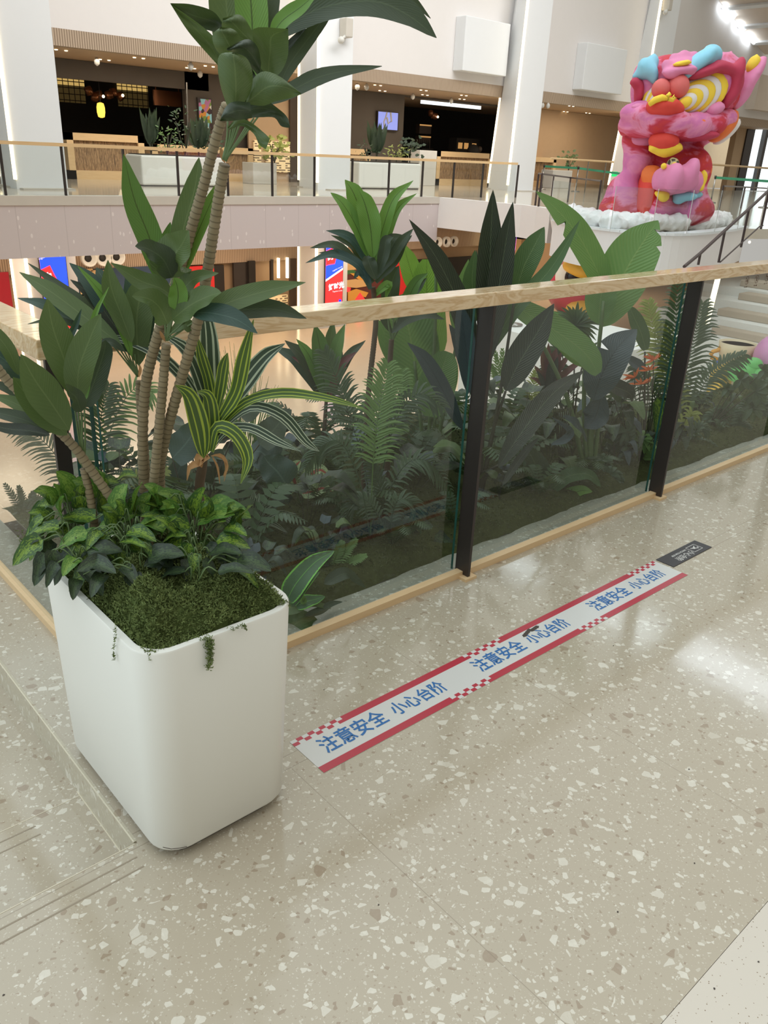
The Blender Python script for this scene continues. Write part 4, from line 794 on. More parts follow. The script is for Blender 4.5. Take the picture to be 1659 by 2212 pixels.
for d, r in (((0, 0, 0), (.3, .25, .2)), ((-.2, .0, -.1), (.2, .2, .16)), ((.1, -.05, .16), (.2, .18, .14)), ((.22, -.1, -.05), (.2, .2, .18))): b.ball(c+R2@Vector(d), r, R2, n=14, k=8)
b.build('body', 'green_vinyl', gf, True); b = MB(); b.box(c.x+.02, c.x+.2, c.y-.32, c.y-.2, c.z-.22, c.z+.05); b.build('yellow_part', 'yellow_vinyl', gf, bevel=.02)
b = MB(); b.box(c.x-.2, c.x+.2, c.y-.15, c.y+.15, zp, c.z-.1); b.build('stand', 'green_vinyl', gf, bevel=.05)
c = PG(1566, 792, 18); b = MB(); b.box(c.x-.25, c.x+.3, c.y-.1, c.y+.2, zp, c.z+.06); tag(b.build('yellow_bench_block', 'yellow_vinyl', bevel=.04), 'yellow block in front of the cream cup', 'block')
c = PG(1552, 790, 18.1); b = MB(); b.box(c.x-.08, c.x+.08, c.y-.1, c.y+.1, zp, c.z+.1); t = NT('blue_vinyl'); t.P(col=lin((60, 96, 190)), rough=.4); tag(b.build('blue_block', 'blue_vinyl', bevel=.03), 'small blue block left of the yellow block', 'block')
# lower hall festive lion head
lh = thing('festival_lion_head', 'large red and yellow festival head with a round black eye downstairs', 'sculpture', PG(1250, 640, 22)); Q = lambda px, py, d=0: PG(px, py, 22+d)
t = NT('lion_red'); t.P(col=lin((206, 44, 66)), rough=.35); t = NT('lion_yellow'); t.P(col=lin((246, 186, 70)), rough=.35); t = NT('lion_white'); t.P(col=lin((244, 232, 214)), rough=.35); t = NT('lion_black'); t.P(col=lin((34, 22, 20)), rough=.12); t = NT('lion_blue'); t.P(col=lin((66, 120, 190)), rough=.4)
b = MB(); b.ball(Q(1255, 620, .9), (.95, .9, .85), n=24, k=14); b.build('head', 'lion_red', lh, True)
b = MB(); b.ball(Q(1234, 597, .02), (.42, .3, .38), R2, n=20, k=12); ew = b.build('eye_white', 'lion_white', lh, True)
b = MB(); b.ball(Q(1241, 599, -.22), (.26, .2, .26), R2, n=20, k=12); b.build('pupil', 'lion_black', ew, True)
b = MB(); b.tube([Q(1222, 575, -.2), Q(1232, 572, -.3), Q(1246, 579, -.4), Q(1262, 590, -.3), Q(1272, 592, -.1)], [.13, .2, .2, .17, .05], 10); b.build('eyebrow', 'lion_yellow', lh, True)
b = MB(); b.tube([Q(1300, 580, .2), Q(1308, 586, .2), Q(1316, 574, .2)], [.1, .16, .05], 10); b.build('horn', 'lion_yellow', lh, True)
b = MB(); b.ball(Q(1262, 668, .2), (.5, .4, .3), R2, n=18, k=10); b.build('snout', 'lion_yellow', lh, True)
b = MB(); b.ball(Q(1268, 705, .4), (.55, .5, .45), R2, n=18, k=10); b.build('collar', 'lion_blue', lh, True)
b = MB(); b.ball(Q(1185, 700, .6), (.75, .5, .35), R2, n=18, k=10); b.build('paw', 'green_vinyl', lh, True)
q = Q(1250, 700, .9); b = MB(); b.lathe([(.8, ZL), (.75, ZL+1), (.6, q.z)], (q.x, q.y, 0), 18); b.build('stand', 'lion_red', lh, True)
# white podium with chrome post seen through the glass
q = PG(1125, 712, 15.5); b = MB(); b.box(q.x-.3, q.x+2.0, q.y-2.2, q.y+1.2, ZL, q.z); struct('podium_left', b, 'step_white', 'white platform seen low through the second pane'); 
s_ = PG(1106, 706, 15.9); r_ = thing('barrier_post', 'chrome barrier post on the white platform seen beside the railing post', 'barrier post', s_)
b = MB(); b.lathe([(.2, q.z), (.2, q.z+.03), (.05, q.z+.06)], (s_.x, s_.y, 0), 18); b.build('base', 'steel', r_, True); b = MB(); b.tube([(s_.x, s_.y, q.z), (s_.x, s_.y, q.z+.95)], .035, 8); b.build('pole', 'steel', r_, True)

# ---------------------------------------------------------------- the big painted lion sculpture
GS = 21.0; S0 = thing('lion_sculpture', 'giant pink, red and yellow painted lion sculpture with huge swirled eyes', 'sculpture', PG(1430, 465, GS))
t = NT('lion_paint'); p = t.pos(); n = t.noise(t.pos((1, 1, 1.6)), .9, 4, .62, .5)[0]; n2 = t.noise(t.pos((1.3, 1.3, .8)), 1.7, 4, .7, .4)
col = t.ramp(n, [(0, (150, 90, 160)), (.40, (214, 120, 170)), (.47, (226, 140, 176)), (.53, (212, 92, 120)), (.565, (196, 52, 76)), (.64, (206, 60, 56)), (.72, (232, 150, 180))], 'LINEAR')
q1 = t.xyz(t.noise(t.pos((1, 1, 1)), .62, 4, .7, .3)[1])
col = t.mix(t.math('GREATER_THAN', q1[2], .66), col, lin((240, 120, 60)))
t.P(col=col, rough=.75); t.bump(t.noise(p, 7, 3)[0], .3, .03)
def solid(name, c): t = NT(name); n = t.noise(t.pos(), 3, 3)[0]; t.P(col=t.mix(n, tuple(v*.88 for v in lin(c)[:3])+(1,), tuple(min(1, v*1.08) for v in lin(c)[:3])+(1,)), rough=.7)
for nm, c in (('lp_red', (222, 70, 58)), ('lp_magenta', (188, 56, 84)), ('lp_pink', (226, 138, 178)), ('lp_coral', (222, 110, 106)), ('lp_yellow', (246, 210, 66)), ('lp_white', (232, 226, 222)), ('lp_blue', (146, 208, 230)), ('lp_orange', (238, 124, 60))): solid(nm, c)
Rs = Matrix((Vector((math.cos(YAW), -math.sin(YAW), 0)), HD, Vector((0, 0, 1)))).transposed()    # local x = to the right, y = away
K = GS/FPX*math.cos(PITCH)**0  # metres per pixel is GS/(FPX*cos) but rows foreshorten little
K = GS/FPX*1.0
def SB(mb, px, py, rx, rz, d=0, ry=None, tilt=0, n=18, k=12):
    c = PG(px, py, GS+d); M_ = Rs @ Matrix.Rotation(math.radians(tilt), 3, 'Y'); mb.ball(c, (rx*K, (ry if ry else (rx+rz)/2)*K, rz*K), M_, n, k)
def organic(name, parts, mat, vox=.09, parent=S0, sm=6):
    b = MB()
    for a in parts: SB(b, *a[:4], **(a[4] if len(a) > 4 else {}))
    o = b.build(name, mat, parent, True); m_ = o.modifiers.new('r', 'REMESH'); m_.mode = 'VOXEL'; m_.voxel_size = vox; m_.use_smooth_shade = True
    s_ = o.modifiers.new('s', 'SMOOTH'); s_.iterations = sm; return o
organic('body', [(1378, 345, 30, 36, dict(d=.1)), (1372, 300, 27, 32, dict(d=.2)), (1440, 350, 62, 62, dict(d=.6)), (1430, 300, 60, 40, dict(d=.6)), (1500, 370, 34, 44, dict(d=.1)), (1405, 420, 40, 60, dict(d=.5)),
    (1345, 425, 36, 45, dict(d=0)), (1332, 452, 38, 28, dict(d=-.1)), (1490, 452, 50, 32, dict(d=-.2)), (1480, 428, 48, 30, dict(d=0)), (1512, 470, 22, 22, dict(d=0)), (1425, 447, 26, 32, dict(d=-.5, tilt=15)), (1400, 467, 30, 12, dict(d=-.4)),
    (1445, 255, 62, 45, dict(d=.5)), (1500, 300, 60, 20, dict(d=.6, tilt=-25))], 'lion_paint')
organic('belly', [(1396, 425, 22, 58, dict(d=-.25)), (1412, 395, 26, 30, dict(d=-.2))], 'lp_red')
organic('belly_patch', [(1410, 385, 20, 26, dict(d=-.42)), (1398, 378, 14, 20, dict(d=-.4))], 'lp_orange')
organic('head', [(1440, 190, 62, 58, dict(d=.3)), (1395, 185, 28, 50, dict(d=.1)), (1545, 175, 45, 50, dict(d=.1)), (1380, 215, 12, 22, dict(d=0)), (1510, 150, 58, 16, dict(d=.1, tilt=-16)), (1400, 150, 24, 12, dict(d=0, tilt=20)), (1575, 125, 9, 14, dict(d=.1, tilt=10)), (1592, 140, 14, 14, dict(d=.1)), (1378, 150, 8, 10, dict(d=0)), (1370, 170, 8, 10, dict(d=0)), (1374, 195, 8, 10, dict(d=.1)),
    (1565, 205, 30, 34, dict(d=.1)), (1395, 160, 22, 16, dict(d=-.1))], 'lion_paint', .08)
organic('upper_lip', [(1362, 245, 22, 18, dict(d=-.3)), (1395, 250, 30, 20, dict(d=-.6)), (1425, 262, 30, 22, dict(d=-.8)), (1460, 266, 32, 24, dict(d=-.8)), (1500, 270, 34, 24, dict(d=-.6)), (1535, 268, 32, 24, dict(d=-.3)), (1565, 255, 26, 20, dict(d=0)), (1450, 285, 70, 14, dict(d=-.5)), (1350, 270, 14, 22, dict(d=0)), (1380, 283, 32, 14, dict(d=-.3)), (1390, 228, 26, 10, dict(d=-.3)), (1530, 238, 22, 20, dict(d=-.2))], 'lion_paint', .08)
organic('lower_lip', [(1438, 318, 34, 14, dict(d=-.7)), (1412, 322, 12, 8, dict(d=-.8)), (1460, 320, 14, 9, dict(d=-.8)), (1436, 331, 20, 8, dict(d=-.8))], 'lp_yellow', .06)
organic('tongue', [(1434, 305, 30, 20, dict(d=-.75))], 'lp_red', .06)
organic('nose', [(1434, 230, 34, 18, dict(d=-.9)), (1415, 237, 16, 11, dict(d=-.9)), (1462, 236, 16, 12, dict(d=-.9)), (1435, 218, 20, 12, dict(d=-.8))], 'lp_red', .06)
b = MB(); b.tube([PG(px, py, GS-1.15) for px, py in ((1402, 226), (1415, 216), (1430, 211), (1442, 213))], [.05, .07, .07, .05], 8); b.tube([PG(px, py, GS-1.35) for px, py in ((1448, 202), (1442, 207), (1445, 214), (1453, 216), (1458, 211), (1454, 208))], .045, 8); b.build('nose_curl', 'lp_yellow', S0, True)
for px, py, r in ((1428, 192, 17), (1465, 187, 20)): b = MB(); SB(b, px, py, r, r*1.02, d=-.75); b.build('brow_ball', 'lp_coral', S0, True)
def eye(px, py, w_, h_, tilt, d, side):
    # nested leaf-shaped rings, outermost yellow
    for i, (m_, f) in enumerate((('lp_yellow', 1), ('lp_white', .86), ('lp_yellow', .74), ('lp_white', .60), ('lp_yellow', .49), ('lp_white', .36), ('lp_yellow', .26))):
        cx = px-side*w_*(1-f)*.82; cy = py+h_*(1-f)*.62; b = MB(); SB(b, cx, cy, w_*f, h_*f, d=d-.07*i, ry=7, tilt=tilt, n=24); b.build('eye_ring', m_, S0, True)
eye(1512, 205, 54, 37, -30, -.42, 1); eye(1408, 213, 17, 30, 14, -.28, -1)
def crest(pts, mat, name, r=9):
    b = MB(); b.tube([PG(px, py, GS+d) for px, py, d in pts], [r_*K for r_ in [p_[3] for p_ in [(*q, r) for q in pts]]], 10); return b.build(name, mat, S0, True)
organic('brow_left', [(1395, 148, 16, 20, dict(d=-.3, tilt=-25)), (1410, 135, 12, 16, dict(d=-.2)), (1380, 165, 14, 9, dict(d=-.2)), (1412, 160, 9, 20, dict(d=-.4, tilt=-15))], 'lp_blue', .06)
organic('brow_right', [(1508, 134, 38, 15, dict(d=-.5, tilt=-38)), (1486, 156, 24, 10, dict(d=-.6, tilt=-38)), (1540, 116, 20, 16, dict(d=-.3, tilt=30)), (1525, 128, 20, 18, dict(d=-.4))], 'lp_blue', .06)
organic('brow_fold', [(1520, 155, 42, 10, dict(d=-.5, tilt=-20)), (1560, 145, 28, 12, dict(d=-.4, tilt=10)), (1592, 160, 12, 32, dict(d=-.3, tilt=8)), (1372, 178, 12, 10, dict(d=-.3)), (1380, 200, 9, 26, dict(d=-.2)), (1580, 200, 14, 34, dict(d=-.2, tilt=25))], 'lp_magenta', .07)
organic('ear', [(1615, 175, 14, 52, dict(d=.2, tilt=28)), (1600, 205, 16, 34, dict(d=.2, tilt=30))], 'lp_pink', .07)
organic('ear_tip', [(1627, 138, 12, 18, dict(d=.1, tilt=22))], 'lp_yellow', .06)
organic('cheek_fin', [(1562, 275, 18, 36, dict(d=.1, tilt=40)), (1572, 262, 16, 26, dict(d=.1, tilt=30))], 'lp_orange', .07)
organic('cheek_fin_edge', [(1570, 285, 12, 34, dict(d=.25, tilt=42))], 'lp_white', .07)
organic('crown_flower', [(1468, 152, 34, 8, dict(d=-.75, tilt=-8)), (1440, 140, 10, 10, dict(d=-.6)), (1456, 128, 10, 11, dict(d=-.4)), (1477, 122, 11, 12, dict(d=-.4)), (1498, 123, 10, 11, dict(d=-.4)), (1470, 138, 30, 10, dict(d=-.5, tilt=-10)), (1450, 162, 14, 8, dict(d=-.8)), (1490, 154, 12, 8, dict(d=-.7))], 'lp_pink', .05, sm=4)
organic('flower_centre', [(1474, 137, 19, 5, dict(d=-.85, tilt=-12))], 'lp_yellow', .05, sm=2)
organic('paw', [(1460, 388, 44, 26, dict(d=-.8)), (1495, 395, 22, 26, dict(d=-.5)), (1433, 382, 13, 24, dict(d=-1.0, tilt=8)), (1418, 388, 9, 20, dict(d=-.8)), (1457, 384, 17, 28, dict(d=-1.25)), (1492, 372, 15, 28, dict(d=-.95, tilt=10)), (1440, 412, 20, 10, dict(d=-.7)), (1385, 300, 24, 18, dict(d=0))], 'lp_pink', .06)
for px, py in ((1434, 359), (1457, 357), (1492, 353)): b = MB(); SB(b, px, py, 5.5, 5.5, d=-1.15 if px < 1480 else -.95); b.build('claw', 'lp_yellow', S0, True)
organic('cheek_fold', [(1545, 235, 20, 12, dict(d=-.45, tilt=-20)), (1385, 232, 20, 8, dict(d=-.5))], 'lp_pink', .06)
organic('lip_shadow', [(1445, 288, 52, 9, dict(d=-.6, tilt=4)), (1378, 286, 26, 9, dict(d=-.35, tilt=8)), (1505, 294, 46, 10, dict(d=-.45, tilt=-6)), (1366, 243, 12, 8, dict(d=-.45))], 'lp_magenta', .06)
organic('knee_patch', [(1434, 424, 12, 12, dict(d=-.85)), (1420, 418, 8, 6, dict(d=-.8))], 'lp_yellow', .05); organic('thigh_patch', [(1480, 424, 26, 9, dict(d=-.65)), (1505, 420, 14, 7, dict(d=-.5)), (1465, 433, 12, 8, dict(d=-.7))], 'lp_blue', .05)
organic('arm_patch', [(1518, 385, 9, 16, dict(d=-.5)), (1512, 405, 10, 9, dict(d=-.6))], 'lp_yellow', .05)
b = MB(); SB(b, 1453, 357, 12, 14, d=-.9); t = NT('gold_mesh'); t.P(col=t.mix(t.math('LESS_THAN', t.vor(t.pos(), 9, 'DISTANCE_TO_EDGE')['Distance'], .09), lin((60, 52, 40)), lin((190, 176, 130))), rough=.5); b.build('ball', 'gold_mesh', S0, True)
# white fluff around it
b = MB(); rr = random.Random(5)
for i in range(260):
    px = rr.uniform(1232, 1562); u = (px-1232)/330; base = 470+math.sin(u*PI)*16+ (6 if px > 1500 else 0)
    py = base+rr.uniform(-10, 2); q = PZ(px, min(py+4, 488), ZT+.12); r_ = rr.uniform(.12, .26); b.ball(q+Vector((0, 0, .05)), (r_, r_, r_*.8), Euler((rr.random()*3, 0, rr.random()*3)).to_matrix(), 8, 6)
fl = b.build('cloud_fluff', 'cloud_fluff', None, True); tag(fl, 'white cotton fluff spread around the foot of the sculpture', 'cotton', None, 'stuff')
m_ = fl.modifiers.new('r', 'REMESH'); m_.mode = 'VOXEL'; m_.voxel_size = .06; m_.use_smooth_shade = True
tx = bpy.data.textures.new('fluff', 'CLOUDS'); tx.noise_scale = .12; dm = fl.modifiers.new('d', 'DISPLACE'); dm.texture = tx; dm.strength = .16; dm.texture_coords = 'GLOBAL'
# ---------------------------------------------------------------- plants
RW = random.Random(11)
def spline(pts, n):
    """Catmull-Rom through pts (Vectors), n+1 samples"""
    P_ = [pts[0]*2-pts[1]] + list(pts) + [pts[-1]*2-pts[-2]]; m = len(pts)-1; out = []
    for i in range(n+1):
        u = i/n*m; k = min(int(u), m-1); t = u-k; a, b, c, d = P_[k:k+4]
        out.append(.5*((2*b)+(c-a)*t+(2*a-5*b+4*c-d)*t*t+(3*b-a-3*c+d)*t*t*t))
    return out
PROF = {
 'lance': lambda u: (math.sin(PI*min(1, u**.85))**.75)*(1 if u < .75 else 1-.25*((u-.75)/.25)),
 'ovate': lambda u: (math.sin(PI*u**.62)**.7),
 'heart': lambda u: (math.sin(PI*u**.48)**.62),
 'paddle': lambda u: (math.sin(PI*(u*.97+.015)**.9)**.45),
 'strap': lambda u: min(1, .45+u*2.2)*(1-max(0, (u-.55)/.45)**1.8),
 'round': lambda u: (math.sin(PI*u)**.5),
 'blade': lambda u: min(1, u*5+.3)*(1-u)**.6,
}
def leaf(mb, pts, w, prof='lance', N=None, fold=.18, ruf=.0, n=14, m=3, rw=0, roll=0.0):
    c = spline([Vector(p) for p in pts], n); pf = PROF[prof]
    if N is None: N = (CAM-c[n//2]).normalized()*.8+Vector((0, 0, .5))
    N = N.normalized(); vs = []; uv = []; ph = RW.random()*6
    for i, p in enumerate(c):
        T = (c[min(i+1, n)]-c[max(i-1, 0)]).normalized(); S = T.cross(N)
        if S.length < .05: S = T.cross(Vector((.3, .2, 1)))
        S.normalize(); Nn = S.cross(T)
        if roll: a_ = roll*(i/n); S, Nn = S*math.cos(a_)+Nn*math.sin(a_), Nn*math.cos(a_)-S*math.sin(a_)
        u = i/n; h = w*.5*max(pf(u), .0)+.0006
        for j in range(-m, m+1):
            v = j/m; vs.append(p+S*(h*v*(1-.12*fold*abs(v)))+Nn*(fold*abs(v)**1.3*h + ruf*h*abs(v)**2*math.sin(u*15+ph+(1.7 if v > 0 else 0)))); uv.append((u, v*.5+.5))
    k = 2*m+1
    mb.add(vs, [(i*k+j, i*k+j+1, (i+1)*k+j+1, (i+1)*k+j) for i in range(n) for j in range(k-1)], uv)
GARDEN = [False]; GY = [2.12]
def px3(pts, g, dg=0.0):
    n = len(pts); out = [PG(p[0], p[1], g+dg*i/max(1, n-1)+(p[2] if len(p) > 2 else 0)) for i, p in enumerate(pts)]
    if GARDEN[0]: out = [q if q.y > GY[0] else PY(p[0], p[1], GY[0]+RW.uniform(0, .03)) for q, p in zip(out, pts)]
    return out
def pleaf(par, pts, wpx, mat, g, dg=0.0, prof='lance', fold=.22, ruf=.06, name='leaf', roll=0.0, N=None, n=16):
    b = MB(); P3 = px3(pts, g, dg); w = wpx*g/FPX
    leaf(b, P3, w, prof, N, fold, ruf, n, 3, roll=roll); return b.build(name, mat, par, True)
def cane(par, pts, g, r0, r1, dg=0.0, name='stem', mat='cane_bark', rings=True):
    P3 = px3(pts, g, dg); L_ = sum((P3[i+1]-P3[i]).length for i in range(len(P3)-1)); n = max(8, int(L_/.00625)) if rings else 14
    c = spline(P3, n); rr_ = [(r0+(r1-r0)*i/n)*(1+(.11 if (i % 2 == 0) else -.04)*(1 if rings else 0)) for i in range(n+1)]
    b = MB(); b.tube(c, rr_, 9); return b.build(name, mat, par, True)

# ---- near white planter
pl = thing('white_planter', 'large white rounded planter standing in front of the glass corner', 'planter', (.77, 1.63, 0))
def rrect(x0, x1, y0, y1, r, n=7):
    o = []
    for cx, cy, a0 in ((x1-r, y0+r, -PI/2), (x1-r, y1-r, 0), (x0+r, y1-r, PI/2), (x0+r, y0+r, PI)):
        for i in range(n+1): a = a0+PI/2*i/n; o.append((cx+r*math.cos(a), cy+r*math.sin(a)))
    return o
ZP = .592
lv = [(.596, .952, 1.352, 1.905, .022), (.592, .956, 1.345, 1.912, .034), (.577, .966, 1.325, 1.917, ZP-.004), (.579, .964, 1.327, 1.915, ZP), (.594, .949, 1.342, 1.90, ZP), (.596, .947, 1.344, 1.898, ZP-.004), (.60, .943, 1.348, 1.894, ZP-.16)]
b = MB(); n_ = None
for x0, x1, y0, y1, z in lv:
    ring = rrect(x0, x1, y0, y1, .072 if z < ZP-.1 or x0 < .59 else .06); k = len(ring); b.add([(x, y, z) for x, y in ring], [])
for i in range(len(lv)-1): b.f += [(i*k+j, i*k+(j+1) % k, (i+1)*k+(j+1) % k, (i+1)*k+j) for j in range(k)]; b.mi += [0]*k
b.f.append(tuple(range(k-1, -1, -1))); b.mi.append(0)
o = b.build('tub', 'planter_white', pl, True); es = o.modifiers.new('e', 'EDGE_SPLIT'); es.split_angle = math.radians(40)
b = MB(); b.prism(rrect(.615, .935, 1.37, 1.89, .06), 0, .023); b.build('plinth', 'planter_black', pl)
b = MB(); b.prism(rrect(.599, .944, 1.347, 1.895, .06), ZP-.1, ZP-.045); b.build('soil', 'soil', pl)
b = MB(); b.tube([PY(px, py, 1.3445) for px, py in ((352, 1830), (370, 1834), (388, 1832), (404, 1829))], .0008, 5); b.build('scuff_mark', 'scuff', pl)
# moss mound
def inside(x, y, m=.0): return .6+m < x < .943-m and 1.348+m < y < 1.895-m
def mossz(x, y):
    e = min(x-.6, .943-x, y-1.348, 1.895-y); base = ZP-.025+(.075 if y < 1.62 else .03)*min(1, max(0, e)/.06)
    return max(ZP-.012, base+.05*noise.noise(Vector((x*13, y*13, 3)))+.012+.014*noise.noise(Vector((x*40, y*40, 1))))
b = MB(); nx, ny = 44, 66
for j in range(ny+1):
    for i in range(nx+1):
        x, y = .601+.341*i/nx, 1.349+.545*j/ny; b.v.append(Vector((x, y, mossz(x, y) if 0 < i < nx and 0 < j < ny else ZP-.06))); b.uv.append((0, 0))
b.f = [(j*(nx+1)+i, j*(nx+1)+i+1, (j+1)*(nx+1)+i+1, (j+1)*(nx+1)+i) for j in range(ny) for i in range(nx)]; b.mi = [0]*len(b.f)
def tuft(b, q, s, nrm=Vector((0, 0, 1)), k=4):
    for _ in range(k):
        d = (nrm*RW.uniform(.2, 1)+Vector((RW.uniform(-1, 1), RW.uniform(-1, 1), RW.uniform(-.5, .6)))).normalized()*s*RW.uniform(.5, 1.3); e = d.cross(Vector((RW.uniform(-1, 1), RW.uniform(-1, 1), .3))).normalized()*s*.17
        b.add([q-e*.6, q+d*.5+e, q+d, q+d*.5-e], [(0, 1, 2, 3)])
ms = b.build('moss', 'moss_green', pl, True); ms['kind'] = 'stuff'
b = MB()
for _ in range(26000):
    x, y = RW.uniform(.598, .946), RW.uniform(1.345, 1.898)
    if y > 1.62 and RW.random() < .45: continue
    tuft(b, Vector((x, y, mossz(x, y)+RW.uniform(-.004, .012))), .0095, k=3)
def strand(pts, n, sp, s):
    for _ in range(n):
        u = RW.random(); c = spline(pts, 12); i = min(11, int(u*12)); q = c[i].lerp(c[i+1], u*12-i)
        tuft(b, q+Vector([RW.gauss(0, sp*(1-u*.6)) for _ in range(3)]), s, k=3)
strand([PY(430, 1395, 1.34)+Vector((0, .02, 0)), PY(450, 1385, 1.318), PY(455, 1410, 1.316), PY(450, 1450, 1.318)], 420, .006, .006)
strand([PX(248, 1345, .585), PX(249, 1370, .572), PX(246, 1400, .572), PX(246, 1428, .572)], 70, .0014, .005)
strand([PY(500, 1360, 1.32), PY(525, 1352, 1.316), PY(532, 1362, 1.316)], 60, .003, .005)
strand([PX(175, 1245, .60), PX(160, 1260, .58), PX(158, 1282, .573)], 120, .005, .006)
strand([PZ(60, 1165, .6), PZ(75, 1180, .6), PZ(100, 1200, .6), PZ(130, 1225, .6)], 700, .012, .008)
tf = b.build('moss_tufts', 'moss_tuft', pl); tf['kind'] = 'stuff'

# ---- big dracaena of the planter
GP = 1.80
D1 = thing('dracaena', 'tall dracaena with ringed canes and broad dark leaves rising from the white planter', 'plant', PG(325, 1150, GP))
cane(D1, [(318, 1200), (322, 1150), (337, 988), (350, 853), (359, 743)], GP, .0115, .010, 0)
cane(D1, [(318, 1185), (313, 1100), (308, 950), (314, 836), (333, 752), (352, 690), (395, 560), (420, 470), (439, 405), (456, 338), (477, 262), (490, 225)], GP+.05, .0125, .0095, -.12)
cane(D1, [(352, 1190), (350, 1120), (345, 1022), (354, 959), (376, 874), (401, 786), (426, 697), (447, 591), (460, 506), (473, 422), (485, 356)], GP+.08, .0125, .0105, -.16)
cane(D1, [(326, 1175), (318, 1060), (312, 954), (302, 878), (300, 822)], GP+.06, .009, .008, .02)
cane(D1, [(212, 1200), (203, 1125), (192, 1060), (181, 1012)], GP-.04, .0095, .009, 0)
cane(D1, [(300, 1170), (285, 1135), (250, 1090), (200, 1020), (160, 965), (110, 915), (60, 865), (10, 815), (-30, 760)], GP-.02, .011, .0095, -.06)
gC = GP-.1
A = dict
